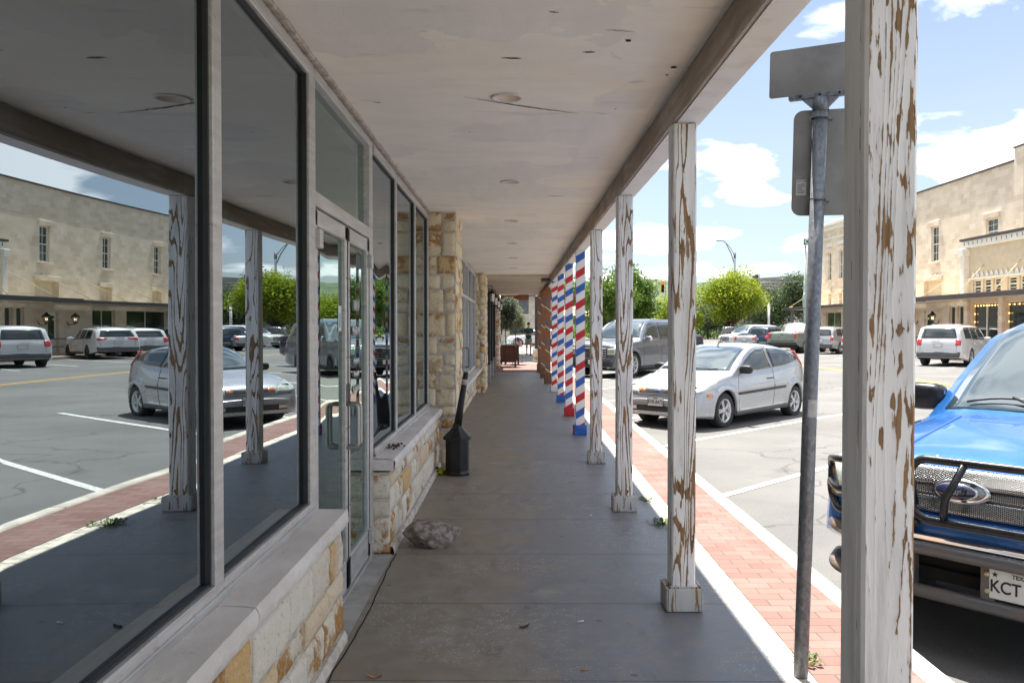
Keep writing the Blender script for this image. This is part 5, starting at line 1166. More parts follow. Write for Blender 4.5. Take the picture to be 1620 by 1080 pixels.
while y > 30.4:
    m.add([(23.985, y, 4.12), (23.985, y-.4, 4.12), (23.985, y-.2, 4.44), (23.95, y, 4.12), (23.95, y-.4, 4.12), (23.95, y-.2, 4.44)], [(3,4,5),(0,2,1),(0,1,4,3),(1,2,5,4),(2,0,3,5)]); y -= .42
m.bbox(23.88, 24.02, 30, 43.7, 4.03, 4.118, .01); m.build('zigzag_trim', CREAM, th_)
for y in (44.0, 40.9, 36.55): m = MB(); m.bbox(23.85, 24.1, y-.36, y-.02, 0, 3.0, .02); m.build('pier', FAC, th_)
for h in ho[3:]: win(th_, 24.1, *h, fr=CREAM, cols=1)
for h in ho[:3]:
    f = win(th_, 24.12, *h, sash=False, fr=TAN); m = MB(); m.box(24.1, 24.16, (h[0]+h[1])/2-.04, (h[0]+h[1])/2+.04, h[2]+.05, h[3]-.05); m.build('mullion', CREAM, f)
    spots = [(h[0]+.18+(h[1]-h[0]-.36)*i/8, h[3]-.15) for i in range(9)]+[(y, h[3]-.15-i*.42) for i in range(1, 5) for y in (h[0]+.15, h[1]-.15)]
    for y, z in spots:
        if 'bulb0' not in globals(): m = MB(); m.lathe([(.0,-.04),(.04,0),(.0,.04)], 8); bulb0 = m.build('marquee_bulb', BULB, f); o = bulb0
        else: o = bulb0.copy(); COL.objects.link(o); o.parent = f
        o.location = (24.08, y, z)
# railing
rl = thing('handrail', 'dark metal handrail on the ramp in front of the lantern door', 'railing')
m = MB()
m.tube(fillet([(23.2,46.3,.05),(23.2,46.3,.95),(23.2,53.8,.95),(23.2,56.2,.6),(23.2,56.2,.05)], .1), .03, 6); m.tube([(23.2,46.3,.5),(23.2,53.8,.5)], .02, 6)
for y in (48.4,50.6,52.4,53.8): m.tube([(23.2,y,0),(23.2,y,.95)], .025, 6)
m.build('rail', BLKM, rl)
# grey stone hall beyond the crossing
gh = thing('grey_stone_hall', 'long low grey stone hall beyond the trees', 'building')
m = MB(); vs = []
N = 20
for i in range(N+1): x = 38+34*i/N; h = 9.6+1.9*(i/N)**.8; vs += [(x, 140, -1), (x, 140, h)]
for i in range(N+1): x = 38+34*i/N; h = 9.6+1.9*(i/N)**.8; vs += [(x, 165, -1), (x, 165, h)]
b_ = 2*(N+1); fs = [(2*i, 2*i+2, 2*i+3, 2*i+1) for i in range(N)]+[(2*i+1, 2*i+3, b_+2*i+3, b_+2*i+1) for i in range(N)]+[(1, b_+1, b_, 0), (2*N, b_+2*N, b_+2*N+1, 2*N+1)]
m.add(vs, fs); m.build('wall', GREYSTONE, gh); m = MB(); m.box(44, 66, 128, 139.8, 0, 3.6); m.box(43.8, 66.2, 127.8, 128.1, 3.0, 3.8); m.build('low_wing', plain('pale_grey_render', (.42,.40,.38), .9), gh); m = MB(); 
for k in range(4): m.box(46+k*4.6, 49+k*4.6, 127.9, 127.99, .4, 2.6)
m.build('window', WINDK, gh)
# building closing the walkway view
eb = thing('stone_cottage', 'beige building beyond the walkway end with dark timber trim', 'building')
m = MB(); m.box(-9, 5.0, 74, 84, -.2, 4.3); m.build('wall', plain('beige_block', (.45,.41,.34), .9, 0, .15, 2), eb); m = MB(); m.box(-9.2, 5.2, 73.5, 84.5, 4.301, 4.6); m.build('roof', GREYP, eb)
for x in (-2.6, -.6, 2.6): 
    m = MB(); m.box(x, x+1.3, 73.9, 73.99, .9, 2.9); m.build('window', WINDK, eb)
pg = thing('patio_pergola', 'rust red beamed patio cover with dark steel post beyond the walkway end', 'pergola')
m = MB(); m.bbox(-3.5, .62, 41.0, 41.15, 2.90, 3.12, .01); m.bbox(1.15, 3.4, 41.0, 41.15, 2.90, 3.12, .01); m.build('beam', RUST, pg); m = MB(); 
for k in range(9): m.bbox(-3.4+k*.55, -3.3+k*.55, 41.2, 47, 3.2, 3.35, .01)
m.build('rafters', STEELDK, pg); m = MB(); m.box(-6, 1.7, 37.2, 49, 3.45, 3.5); m.build('added_shade_panel', RUST, pg); m = MB(); m.bbox(.10, .62, 41.3, 41.5, 2.2, 3.2, .02); m.build('duct', plain('blue_grey_duct', (.22,.26,.30), .5, .4), pg)  # panel above the rafters is added to keep the far pavement in shade
m = MB(); m.bbox(-2.0, -1.92, 41.2, 41.4, 0, 3.0, .01); m.build('leg', STEELDK, pg)
pp = thing('steel_column', 'dark steel column standing on a square stone block beside the brick crossing', 'column', (.92, 36.2, 0))
m = MB(); m.bbox(-.11, .11, -.11, .11, .60, 2.9, .01); 
for z in (.62,.9,1.5,1.55,2.2,2.6): m.bbox(-.125, .125, -.125, .125, z, z+.025, .004)
m.build('shaft', STEELDK, pp); m = MB(); masonry(m, (-.21,-.21,0), (1,0,0), (0,-1,0), .42, 0, .6, 77, .2, .2, .04); m.box(-.2,.2,-.2,.2,0,.6,1); m.build('stone_block', [STONE, MORTAR], pp)

# ================================================================ trees
def tree(name, label, x, y, z0, h, w, mat, n, leaf, seed, trunkh=None, group=None, clumps=26, flat=.8, cat='tree', crown0=None, tr=None):
    rr = random.Random(seed); t = thing(name, label, cat, (x, y, z0), 0, group); th_ = trunkh or h*.35; m = MB(); tr = tr or h*.03
    top = crown0 if crown0 is not None else th_*.85
    cz = (top+h)/2; rz = (h-top)/2; cl = []
    for k in range(clumps):
        while True:
            p = Vector((rr.uniform(-1,1), rr.uniform(-1,1), rr.uniform(-1,1)))
            if .25 < p.length < .92: break
        lump = .85+.3*noise.noise(p*1.7+Vector((seed, 0, 0)))
        q = Vector((p.x*w/2*lump, p.y*w/2*lump, cz+p.z*rz*lump)); cl.append((q, rr.uniform(.16,.30)*w))
    pts = [Vector((0,0,-.3)), Vector((rr.uniform(-.1,.1), rr.uniform(-.1,.1), th_*.6)), Vector((rr.uniform(-.2,.2)*w*.2, 0, th_))]; m.tube(pts, [tr, tr*.8, tr*.65], 8)
    for q, r in cl[:int(clumps*.6)]:
        mid_ = pts[2]*.5+q*.5+Vector((rr.uniform(-.1,.1)*w,rr.uniform(-.1,.1)*w, -.05*h)); m.tube([pts[2]-Vector((0,0,th_*.2)), mid_, q], [tr*.45, tr*.22, tr*.07], 5)
    m.build('trunk', BARK, t); m = MB()
    for i in range(n):
        q, r = cl[rr.randrange(len(cl))]; d = Vector((rr.gauss(0,1), rr.gauss(0,1), rr.gauss(0,1))).normalized()*r*rr.random()**.45; d.z *= flat; p = q+d
        a = Vector((rr.gauss(0,1), rr.gauss(0,1), rr.gauss(0,1)+.6)).normalized(); b_ = a.orthogonal().normalized(); b_.rotate(Matrix.Rotation(rr.uniform(0, 2*pi), 3, a)); c_ = a.cross(b_); s = leaf*rr.uniform(.6, 1.3)
        o = len(m.v); m.v += [tuple(p-b_*s), tuple(p+c_*s*.45), tuple(p+b_*s), tuple(p-c_*s*.45)]; m.f.append([o,o+1,o+2,o+3]); m.m.append(0); m.sm.append(False)
    m.build('crown', mat, t); return t
tree('street_tree', 'rounded yellow-green tree between the hatchback roof and the traffic signal', 19.2, 74, -.13, 6.9, 5.9, LEAF_Y, 21000, .12, 5, 1.9, clumps=44, crown0=1.9)
tree('street_tree', 'bright green leafy tree seen between the second and third peeling posts', 8.1, 60, -.13, 6.0, 4.3, LEAF_G, 15000, .11, 8, 2.0, clumps=34, crown0=1.6)
tree('street_tree', 'green tree at the left beside the striped posts', 5.6, 52, -.13, 5.2, 4.6, LEAF_G, 11000, .10, 12, 1.8, clumps=26, crown0=1.4)
tree('street_tree', 'smaller yellowing tree left of the largest peeled grain post', 14.4, 74, -.13, 4.6, 4.6, LEAF_Y, 8000, .11, 15, 1.4, clumps=20, crown0=1.0)
tree('oak_tree', 'dark dusty oak with a thick trunk behind the parked cars', 33.0, 108, -.13, 6.9, 9.5, LEAF_D, 15000, .16, 21, 2.4, clumps=34, crown0=2.2, tr=.32)
tree('oak_tree', 'tall dark oak rising beside the limestone building corner', 37.5, 104, -.13, 10.2, 7.5, LEAF_D, 14000, .16, 25, 3, clumps=32, crown0=2.6, tr=.3)
tree('oak_tree', 'distant oak low behind the yellow-green tree', 27.5, 118, -.13, 5.6, 9, LEAF_D, 9000, .17, 27, 1.6, clumps=24, crown0=1.2)
tree('oak_tree', 'low green tree far behind the grey suv', 12, 110, -.13, 6.6, 12, LEAF_G, 9000, .2, 31, 1.6, clumps=24, crown0=1.0)
tree('oak_tree', 'wide green tree far behind the striped posts', 3.5, 92, -.13, 7.2, 9, LEAF_G, 9000, .2, 33, 1.6, clumps=24, crown0=1.0)
tree('oak_tree', 'far tree above the low beige building at the walkway end', -4.0, 98, -.13, 8.6, 12, LEAF_D, 9000, .2, 35, 1.6, clumps=26, crown0=2.0)
tree('oak_tree', 'farthest dark oak at the right behind the limestone building', 46, 118, -.13, 8.5, 9, LEAF_D, 8000, .2, 37, 2, clumps=24, crown0=2)
g = MB(); rr = random.Random(4)
for i in range(9000):
    x = rr.uniform(6, 60); p = Vector((x, 122+rr.uniform(-3,3), max(-.1, rr.random()**1.4*2.4*(.7+.5*noise.noise(Vector((x*.2,0,0))))))); a = Vector((rr.gauss(0,1), rr.gauss(0,1), rr.gauss(0,1))).normalized(); b_ = a.orthogonal().normalized(); c_ = a.cross(b_); s = .2
    o = len(g.v); g.v += [tuple(p-b_*s), tuple(p+c_*s*.5), tuple(p+b_*s), tuple(p-c_*s*.5)]; g.f.append([o,o+1,o+2,o+3]); g.m.append(0); g.sm.append(False)
tag(g.build('shrubbery', LEAF_G), 'far green shrubbery across the crossing', kind='stuff')

# ================================================================ street furniture
sl = thing('street_light', 'tall curved arm street light above the yellow-green tree', 'street light', (24.9, 94, -.1)); sl.scale = (.85, .85, .93)
m = MB(); m.tube([(0,0,0),(0,0,11.0)], [.16,.11], 10); m.lathe([(.16,10.2),(.16,10.9)], 10, None); m.build('pole', GALV, sl); m = MB(); m.tube([(0,0,9.4),(-.5,0,10.8),(-1.15,0,12.0),(-1.5,0,12.35),(-1.9,0,12.4)], .06, 8); m.tube([(0,0,10.5),(-.6,0,11.5),(-1.15,0,12.1)], .04, 8); m.build('arm', GALV, sl); m = MB(); m.bbox(-2.5,-1.8,-.15,.15,12.33,12.47,.04); m.build('lamp_head', GALV, sl)
for i, (x, y, z, face, lb) in enumerate(((27.1, 93, 6.35, pi, 'black traffic signal seen from the side right of the yellow-green tree'), (15.25, 86, 5.2, 0, 'yellow backed traffic signal showing red left of the largest grain post'))):
    ts = thing('traffic_signal', lb, 'traffic light', (x, y, z)); m = MB(); m.bbox(-.19,.19,-.15,.15,-.05,1.15,.03,0)
    m.build('housing', BLACK if i == 0 else plain('signal_amber_yellow', (.55,.33,.02), .5), ts)
    if i == 1: m = MB(); m.bbox(-.13,.13,-.17,-.151,0,1.1,.02); m.build('face_plate', BLACK, ts)
    for k in range(3):
        zz_ = .20+k*.36; m = MB()
        if i == 1: m.lathe([(.11,0),(.11,.02),(.0,.03)], 16, facing((0,-.172,zz_), (0,-1,0))); m.build('lens', plain('lit_red_lens', (1,.04,.03), .3, 0, 0, 5, 0, emit=2.0) if k == 2 else BLKM, ts)
        m = MB()
        if i == 0: m.lathe([(.14,0),(.14,.28)], 12, facing((-.19,0,zz_), (-1,0,-.15)), cap=False)
        else: m.lathe([(.13,0),(.13,.16)], 12, facing((0,-.17,zz_), (0,-1,-.1)), cap=False)
        m.build('visor', BLACK, ts)
    m = MB(); m.tube([(.35,.1,-.5),(.35,.1,1.5)], .03, 6); m.tube([(.0,.1,.5),(1.0,.1,.55)], .035, 6); 
    if i == 0: m.tube([(-2.2,.3,.15),(5.5,.3,.35)], .06, 6); m.tube([(5.5,.3,-6.1),(5.5,.3,.5)], .12, 8)
    else: m.tube([(0,.3,1.05),(0,.3,1.6),(.9,.3,1.62)], .04, 6)
    m.build('bracket', GALV, ts)
dp = thing('street_name_post', 'pale green post carrying a green street name sign behind the near signpost', 'street sign', (20.15, 57.5, 0))
m = MB(); m.tube([(0,0,0),(0,0,7.0)], [.1,.07], 10); m.lathe([(.09,2.8),(.16,3.0),(.2,3.4),(.15,3.8),(.08,4.0)], 10, None); m.lathe([(.08,4.3),(.11,4.34),(.08,4.4)], 10, None); m.build('pole', plain('pale_green_paint', (.33,.42,.36), .5), dp)
m = MB(); m.bbox(-.15,1.1,-.03,.03,7.25,7.72,.01); m.bbox(-.12,1.07,-.034,-.031,7.28,7.69,.001,1); pz = m.build('name_plate', [WHITEP, plain('sign_green', (.02,.12,.06), .5)], dp); text('C', .42, WHITEP, pz, facing((.08,-.036,7.48),(0,-1,0)))
m = MB(); m.tube([(0,0,6.9),(.0,0,7.25)], .05, 8); m.build('bracket', GALV, dp)
wp = thing('white_post', 'slim white post standing in front of the dark oak trunk', 'post', (28.2, 92, 0)); m = MB(); m.tube([(0,0,-.1),(0,0,4.1)], .13, 8); m.lathe([(.15,4.1),(.15,4.16),(.02,4.2)], 8); m.build('shaft', plain('pale_post', (.6,.6,.58), .6), wp)
# near sign post: leaning galvanised pole with two sign backs
sp_ = thing('sign_post', 'leaning galvanised pole with the bare backs of two signs, standing at the pavement edge', 'sign', (1.235, 3.555, -.02))
bx, tx = 0, .072
m = MB(); m.tube([(0,0,0),(tx*.5,0,1.28),(tx,0,2.52)], .0305, 20); m.build('pole', GALV, sp_)
m = MB(); m.lathe([(.034,0),(.034,.055)], 20, Matrix.Translation((tx,0,2.47)) @ Matrix.Rotation(.03, 4, 'Y')); 
R1 = Matrix.Translation((tx, 0, 2.60)) @ Matrix.Rotation(radians(-29), 4, 'Z') @ Matrix.Rotation(radians(1.0), 4, 'Y')
m.bbox(-.13, .16, -.016, .016, -.075, -.052, .003, 0, R1); m.add([tuple(R1 @ Vector(p)) for p in ((-.075,-.012,-.076),(.075,-.012,-.076),(.03,-.012,-.12),(-.03,-.012,-.12),(-.075,.012,-.076),(.075,.012,-.076),(.03,.012,-.12),(-.03,.012,-.12))], [(0,3,2,1),(4,5,6,7),(0,1,5,4),(2,3,7,6),(1,2,6,5),(3,0,4,7)])
for x in (-.08,.0,.08): m.lathe([(.005,0),(.005,.004)], 8, R1 @ facing((x,-.0165,-.063),(0,-1,0)), 1)
m.build('bracket', [GALV, DARK], sp_)
def rplate(M_, w, h, r, t=.003):
    m = MB(); P = []
    for cx_, cy_, a0 in ((w/2-r,h/2-r,0),(-w/2+r,h/2-r,pi/2),(-w/2+r,-h/2+r,pi),(w/2-r,-h/2+r,1.5*pi)):
        for k in range(7): a = a0+k*pi/12; P.append((cx_+r*cos(a), cy_+r*sin(a)))
    n = len(P); vs = [tuple(M_ @ Vector((x, -t/2, y))) for x, y in P]+[tuple(M_ @ Vector((x, t/2, y))) for x, y in P]; m.add(vs, [tuple(range(n)), tuple(range(n, 2*n))[::-1]]+[(k, n+k, n+(k+1)%n, (k+1)%n) for k in range(n)]); return m
rplate(R1 @ Matrix.Translation((.035, 0, .048)), .50, .205, .012).build('name_sign_back', SIGNBACK, sp_)
R2 = Matrix.Translation((tx*.93, 0, 2.255)) @ Matrix.Rotation(radians(-17), 4, 'Z') @ Matrix.Rotation(radians(1.2), 4, 'Y')
s2 = rplate(R2 @ Matrix.Translation((.045, .036, 0)), .305, .457, .04).build('parking_sign_back', SIGNBACK, sp_)
m = MB(); m.bbox(-.090, -.048, .0325, .034, -.140, -.072, .0004, 0, R2); st = m.build('sticker', PLATEW, s2); text('CITY OF', .0115, INK, st, facing(R2 @ Vector((-.069, .0322, -.080)), R2.to_3x3() @ Vector((0,-1,0))), ext=.0001)
m = MB(); rr = random.Random(2)
for k in range(6):
    z = -.092-k*.0075; m.box(-.086, -.054+rr.uniform(-.012,0), .0320, .0324, z-.0012, z+.0012, 0, R2)
m.build('small_print', INK, st)
for z in (2.44, 2.09):
    m = MB(); cx_ = tx*z/2.52; pts = [Vector((cx_+.0345*cos(a), .0345*sin(a), z)) for a in [pi*.25+i*pi*1.5/16*-1 for i in range(17)]]; m.tube([(cx_+.034*cos(a), .034*sin(a), z) for a in [i*2*pi/20 for i in range(21)]], .0035, 6); m.tube([(cx_+.03,.0,z),(cx_+.055,.012,z-.002),(cx_+.052,.034,z-.012),(cx_+.01,.036,z-.012)], .0045, 6); m.build('clamp', GALV, sp_)
m = MB(); m.lathe([(.0308,.0),(.0308,.075)], 20, Matrix.Translation((tx*.46,0,1.155)) @ Matrix.Rotation(.028,4,'Y'), cap=False); m.build('tape_band', plain('worn_grey_tape', (.42,.42,.41), .6, 0, .2, 30), sp_)
# smokers' receptacle
sr = thing('cigarette_receptacle', 'black plastic cigarette receptacle with a leaning neck against the stone wall', 'ash bin', (-.612, 8.50, 0))
m = MB(); m.lathe([(.135,0),(.14,.02),(.125,.045),(.125,.36),(.132,.37)], 8, Matrix.Rotation(.3,4,'Z'), 0, False); BIN = plain('bin_black_plastic', (.010,.010,.011), .45, 0, .3, 10, .2, 80); m.build('base', BIN, sr)
m = MB(); m.lathe([(.152,.365),(.150,.395),(.085,.455),(.048,.50),(.044,.53)], 8, Matrix.Rotation(.3,4,'Z'), 0, False); m.build('lid', BIN, sr)
m = MB(); m.tube([(0,0,.48),(.035,0,.72),(.085,0,1.02),(.092,0,1.06)], [.044,.034,.027,.024], 12); m.build('neck', BIN, sr); m = MB(); m.tube([(.068,-.002,.93),(.078,-.002,.985)], .0305, 12); m.build('band', plain('pale_band', (.45,.38,.34), .5), sr)
# rock
rk = thing('rock', 'rough grey aggregate rock lying against the low stone wall by the door', 'rock', (-.60, 5.72, 0))
m = MB()
rr = random.Random(14); PL_ = []
for k in range(15):
    n_ = Vector((rr.gauss(0,1), rr.gauss(0,1), rr.gauss(0,.9))).normalized(); PL_.append((n_, rr.uniform(.70,.95)))
PL_ += [(Vector((.1,-.2,1)).normalized(), .72), (Vector((0,0,-1)), .75)]
def rf(u, v):
    th = 2*pi*u; ph = -pi/2+pi*v; d = Vector((cos(ph)*cos(th), cos(ph)*sin(th), sin(ph))); t = min(h_/max(1e-3, n_.dot(d)) for n_, h_ in PL_ if n_.dot(d) > .05); t = min(t, 1.25)
    t *= 1+.045*noise.noise(d*4)+.035*noise.noise(d*11)+.03*noise.noise(d*26); q = d*t
    return (q.x*.19, q.y*.125, max(-.078, q.z*.118)+.077)
m.grid(rf, 140, 80); m.build('stone_body', ROCKM, rk)
# litter by the receptacle, leaves, butts
lt = thing('crumpled_wrapper', 'crumpled yellow and black wrapper lying beside the cigarette receptacle', 'litter', (-.80, 8.50, 0)); m = MB(); rr = random.Random(6)
for i in range(26):
    p = Vector((rr.uniform(-.07,.07), rr.uniform(-.05,.05), rr.uniform(.0,.06))); a = Vector((rr.gauss(0,1), rr.gauss(0,1), rr.gauss(0,1))).normalized()*.022; b_ = a.orthogonal(); m.add([tuple(p-a), tuple(p+b_), tuple(p+a), tuple(p-b_)], [(0,1,2,3)], rr.choice((0,0,1)))
m.build('foil', [plain('wrapper_yellow', (.62,.55,.03), .4), INK], lt)
def leafy(name, label, cat, x, y, z, n, s, mat, rad, h, seed, group=None):
    rr = random.Random(seed); t = thing(name, label, cat, (x, y, z), 0, group); m = MB()
    for i in range(n):
        a = rr.uniform(0, 2*pi); r = rad*rr.random()**.6; zz_ = h*rr.random()*(1-.6*r/rad); p = Vector((r*cos(a), r*sin(a), zz_)); d = Vector((cos(a), sin(a), rr.uniform(.0,1.1))).normalized(); q = d.cross(Vector((0,0,1))).normalized(); L = s*rr.uniform(.6,1.3)
        m.add([tuple(p), tuple(p+d*L*.5+q*L*.26), tuple(p+d*L), tuple(p+d*L*.5-q*L*.26)], [(0,1,2,3)])
        if i % 4 == 0: m.tube([(0,0,0), (p.x*.6,p.y*.6,p.z*.7), tuple(p)], .002, 3)
    m.build('leaves', mat, t); return t
leafy('weed', 'small leafy weed growing at the kerb foot beside the parking line', 'weed', 1.96, 8.15, -.26, 90, .045, WEED, .07, .17, 1)
leafy('weed', 'dry tufted weed beside the base of the signpost', 'weed', 1.32, 3.72, -.01, 60, .03, WEED, .05, .07, 2)
leafy('weed', 'low mat of weeds in the joint beside the third peeled post', 'weed', 1.14, 6.35, 0, 120, .03, WEED, .13, .03, 3)
leafy('weed', 'thin weeds in the edging joint between third and fourth posts', 'weed', 1.15, 7.2, 0, 70, .025, WEED, .10, .02, 4)
b_ = None
for i, (x, y, a, col_, lb) in enumerate(((.33,4.22,.4,0,'white scrap of paper on the concrete left of the second post'),(.60,6.62,1.2,0,'pale cigarette end on the walkway before the third post'),(.30,3.62,.2,1,'brown cigarette end at the bottom of the walkway'),(-.62,3.55,.1,1,'brown leaf on the walkway near the low wall'),(.04,4.15,.6,2,'dark fallen leaf in the middle of the walkway'),(-.55,7.6,.2,1,'brown leaf beside the wall beyond the rock'))):
    t = thing('litter_scrap', lb, 'litter', (x, y, .001), a); m = MB()
    if col_ == 2 or i == 3 or i == 5: m.grid(lambda u, v: ((u-.5)*.06, (v-.5)*.03*sin(pi*max(.03,min(.97,u)))*1.2, .002+.012*(u-.5)**2*4+.003*sin(v*5)), 8, 4)
    else: m.tube([(-.018,0,.004),(.018,0,.004)], .0038, 8)
    m.build('body', [WHITEP, plain('tan_filter', (.42,.22,.10), .8), plain('dark_leaf', (.04,.035,.03), .8)][col_], t)
# dead leaves on the second sill
t = thing('dead_leaves', 'small pile of dead brown leaves on the sill beside the door', 'leaves', (-.90, 6.0, KZ)); m = MB(); rr = random.Random(8)
for i in range(34):
    p = Vector((rr.gauss(0,.02), rr.gauss(0,.07), rr.uniform(.0,.02))); a = Vector((rr.gauss(0,1), rr.gauss(0,1), rr.gauss(0,.4))).normalized()*.014; b_ = a.orthogonal()*.6; m.add([tuple(p-a), tuple(p+b_), tuple(p+a), tuple(p-b_)], [(0,1,2,3)])
m.build('leaves', plain('dead_leaf', (.10,.055,.035), .8), t)
# blue tape marks on the window frame
for i, (y, z, h) in enumerate(((3.885,1.93,.05),(3.885,1.42,.09),(3.885,.95,.22))):
    t = thing('tape_scrap', ['diamond of blue tape high on the window frame edge', 'torn blue tape at mid height on the window frame edge', 'long blue tape strip low on the window frame edge'][i], 'tape', (-.97, y-.0015, z), 0); m = MB()
    P = [(-.012,-h/2),(.012,-h/4),(.010,h/3),(-.004,h/2)] if i else [(-.016,-.02),(.012,-.002),(-.004,.024),(-.016,.012)]
    m.add([(x_,-.001,z_) for x_, z_ in P]+[(x_,.001,z_) for x_, z_ in P], [(0,1,2,3),(7,6,5,4),(0,4,5,1),(1,5,6,2),(2,6,7,3),(3,7,4,0)]); m.build('strip', plain('blue_tape', (.02,.16,.42), .6), t)
# ================================================================ planters with olive trees, chairs and flags
for i, (x, y, zt, lb) in enumerate(((-.40, 32.0, 0, 'dark red wooden planter box at the end of the walkway'), (-.28, 34.1, 0, 'second dark red planter box, behind the first and nearer the walking man'))):
    t = thing('planter_box', lb, 'planter', (x, y, zt)); m = MB(); m.bbox(-.34,.34,-.30,.30,.17,.78,.01); 
    for k in (-.355,0,.355): m.bbox(k-.035 if k else -.02, k+.035 if k else .02, -.33,-.30,.0 if k else .12,.80,.006)
    for k in (-.355,.355): m.bbox(k-.035,k+.035,.27,.33,0,.80,.006)
    m.bbox(-.36,.36,-.33,.33,.80,.84,.01); m.bbox(-.32,.32,-.325,-.301,.45,.49,.004); m.bbox(-.32,.32,-.325,-.301,.17,.22,.004); m.build('box', MAHOG, t)
tree('olive_tree', 'round clipped olive tree growing in the nearer planter', -.38, 32.0, .8, 2.05, 1.12, LEAF_O, 9000, .035, 41, .85, clumps=26, crown0=.48, cat='tree', tr=.022)
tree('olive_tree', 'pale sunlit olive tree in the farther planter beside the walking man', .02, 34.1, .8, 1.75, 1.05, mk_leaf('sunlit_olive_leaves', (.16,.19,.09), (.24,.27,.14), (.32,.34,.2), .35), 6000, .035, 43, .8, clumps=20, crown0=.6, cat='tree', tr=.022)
def patio_chair(x, y, rz, mat, lb):
    t = thing('patio_chair', lb, 'chair', (x, y, 0), rz, 'metal patio chairs by the planters'); m = MB(); m.bbox(-.22,.22,-.22,.22,.44,.47,.01); m.build('seat', mat, t)
    m = MB(); m.tube(smoothpath([(-.2,.2,.46),(-.22,.25,.8),(-.12,.28,.98),(.12,.28,.98),(.22,.25,.8),(.2,.2,.46)], 5), .014, 6); 
    for k in (-.1,0,.1): m.tube([(k,.2,.47),(k,.27,.96)], .009, 5)
    m.build('backrest', mat, t)
    for sx in (-1,1):
        for sy in (-1,1): m = MB(); m.tube([(sx*.2,sy*.2,.45),(sx*.23,sy*.23,0)], .014, 6); m.build('leg', mat, t)
patio_chair(-.30, 33.0, .3, TEAL, 'teal metal patio chair between the two planters'); patio_chair(-.78, 32.9, 2.2, BLKM, 'black metal chair left of the nearer planter'); patio_chair(.12, 35.9, 1.2, GALV, 'grey round-backed metal chair behind the farther planter')
for i, (x, y, lb) in enumerate(((-.62, 31.6, 'small faded flag drooping from the left edge of the nearer planter'), (-.02, 31.6, 'small flag hanging from the right edge of the nearer planter'))):
    t = thing('small_flag', lb, 'flag', (x, y, .84), 0, 'small flags on the planter'); m = MB(); m.tube([(0,0,-.05),(.03,0,.35)], .006, 5); m.build('stick', BEIGE, t)
    m = MB(); sg = -1 if i == 0 else 1; m.grid(lambda u, v: (.03+sg*.20*u, .02*sin(u*7), .34-.28*v-.18*u), 8, 8, 0, True); 
    for k, fi in enumerate(range(len(m.m))):
        r_, c_ = divmod(k, 8); m.m[k] = 2 if (r_ < 4 and c_ < 4) else (0 if r_ % 2 == 0 else 1)
    m.build('cloth', [plain('faded_red', (.50,.12,.14), .8) if i == 0 else bpy.data.materials['faded_red'], WHITEP, plain('flag_blue', (.05,.07,.2), .8) if i == 0 else bpy.data.materials['flag_blue']], t)
um = thing('patio_umbrella', 'pale peach patio umbrella far behind the striped posts', 'umbrella', (4.2, 58, 0)); m = MB(); m.lathe([(1.6,2.35),(1.0,2.68),(.02,3.05)], 8, None, 0, False, False); m.build('canopy', plain('peach_canvas', (.60,.42,.30), .9), um); m = MB(); m.tube([(0,0,0),(0,0,3.0)], .03, 6); m.build('pole', STEELDK, um)

# ================================================================ the walking man
mn = thing('person', 'man in dark green t-shirt, khaki shorts and black cap walking with a phone', 'person', (.66, 44.6, 0), 0)
def skin(name, verts, edges, rad, mat, parent, sub=2, root=0):
    me = bpy.data.meshes.new(name); me.from_pydata(verts, edges, []); o = bpy.data.objects.new(name, me); COL.objects.link(o); o.parent = parent
    md = o.modifiers.new('skin', 'SKIN'); sv = me.skin_vertices[0].data
    for i, r in enumerate(rad): sv[i].radius = (r, r) if not isinstance(r, tuple) else r
    for i in range(len(rad)): sv[i].use_root = (i == root)
    md.use_smooth_shade = True; s = o.modifiers.new('sub', 'SUBSURF'); s.levels = sub; s.render_levels = sub; me.materials.append(mat); return o
SK = plain('skin_tone', (.42,.24,.16), .55, 0, .08)
V = [(0,0,.95),(0,.01,1.15),(0,.0,1.38),(0,-.01,1.50),(0,-.03,1.57),(0,-.05,1.66),(0,-.05,1.75),   # pelvis..head
     (.09,0,.90),(.11,-.14,.52),(.10,-.16,.10),(.10,-.28,.05),(-.09,0,.90),(-.10,.10,.52),(-.09,.28,.14),(-.09,.20,.05),
     (.19,0,1.42),(.25,-.02,1.16),(.10,-.27,1.14),(.04,-.30,1.15),(-.19,0,1.42),(-.25,-.02,1.16),(-.10,-.27,1.14),(-.03,-.30,1.17)]
E_ = [(0,1),(1,2),(2,3),(3,4),(4,5),(5,6),(0,7),(7,8),(8,9),(9,10),(0,11),(11,12),(12,13),(13,14),(2,15),(15,16),(16,17),(17,18),(2,19),(19,20),(20,21),(21,22)]
Rr = [.15,.14,.155,.065,.06,.088,.075,.09,.06,.042,.035,.09,.06,.042,.035,.07,.048,.034,.03,.07,.048,.034,.03]
skin('body', V, E_, Rr, SK, mn)
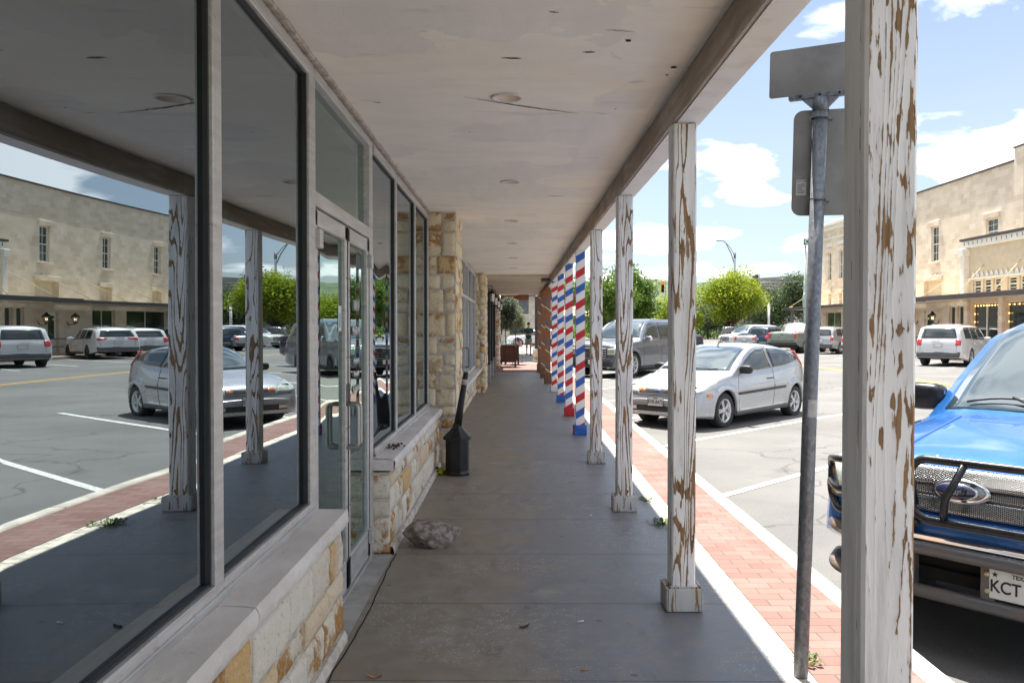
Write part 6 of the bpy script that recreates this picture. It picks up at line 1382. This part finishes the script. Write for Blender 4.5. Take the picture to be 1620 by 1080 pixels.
skin('tshirt', [(0,0,.84),(0,.01,1.15),(0,0,1.36),(0,0,1.46),(.17,0,1.42),(.235,-.01,1.22),(-.17,0,1.42),(-.235,-.01,1.22)], [(0,1),(1,2),(2,3),(2,4),(4,5),(2,6),(6,7)], [.19,.175,.19,.10,.095,.085,.095,.085], plain('dark_green_cotton', (.008,.055,.045), .9, 0, .15), mn)
skin('shorts', [(0,0,.96),(.09,0,.86),(.11,-.10,.56),(-.09,0,.86),(-.10,.07,.56)], [(0,1),(1,2),(0,3),(3,4)], [.165,.115,.10,.115,.10], plain('khaki_cotton', (.27,.24,.19), .9), mn)
for (x, y, z) in ((.10,-.22,.05),(-.09,.26,.07)):
    m = MB(); m.grid(lambda u, v: (x+.055*cos(-pi/2+pi*v)*cos(2*pi*u), y+.145*sin(-pi/2+pi*v), z+.05*cos(-pi/2+pi*v)*sin(2*pi*u)), 12, 8); m.build('shoe', INK, mn)
m = MB(); m.grid(lambda u, v: (.095*cos(pi/2*v)*cos(2*pi*u), -.05+.105*cos(pi/2*v)*sin(2*pi*u), 1.715+.10*sin(pi/2*v)), 16, 6); m.grid(lambda u, v: (.085*(2*u-1), -.12-.11*v*(1-(2*u-1)**2*.5), 1.722-.03*v), 8, 3); m.build('cap', INK, mn)
m = MB(); m.bbox(-.04,.04,-.335,-.325,1.12,1.24,.003); m.build('phone', INK, mn); mn_ph = bpy.data.objects['phone']
# the phone is held: a thing of its own
mn_ph.parent = None; mn_ph.location = (.66, 44.6, 0); tag(mn_ph, 'dark phone held in both hands by the walking man', 'phone')
for sx in (1,-1):
    for k in range(4):
        m = MB(); m.tube([(sx*.05,-.30,1.13+k*.018),(sx*.035,-.335,1.13+k*.018),(sx*.01,-.342,1.135+k*.018)], [.009,.008,.007], 6); m.build('finger', SK, mn)
    m = MB(); m.tube([(sx*.05,-.30,1.17),(sx*.035,-.315,1.21),(sx*.015,-.322,1.215)], [.011,.009,.008], 6); m.build('thumb', SK, mn)
bpy.context.view_layer.update()
# sticker on the first door leaf
dl = [o for o in bpy.data.objects if o.name.split('.')[0] == 'door' and o.parent == bld][0]
m = MB(); m.box(-.9815, -.9805, 4.52, 4.60, 1.50, 1.64); m.box(-.9804, -.9800, 4.545, 4.575, 1.52, 1.60, 1); m.build('sticker', [PLATEW, TEAL], dl)
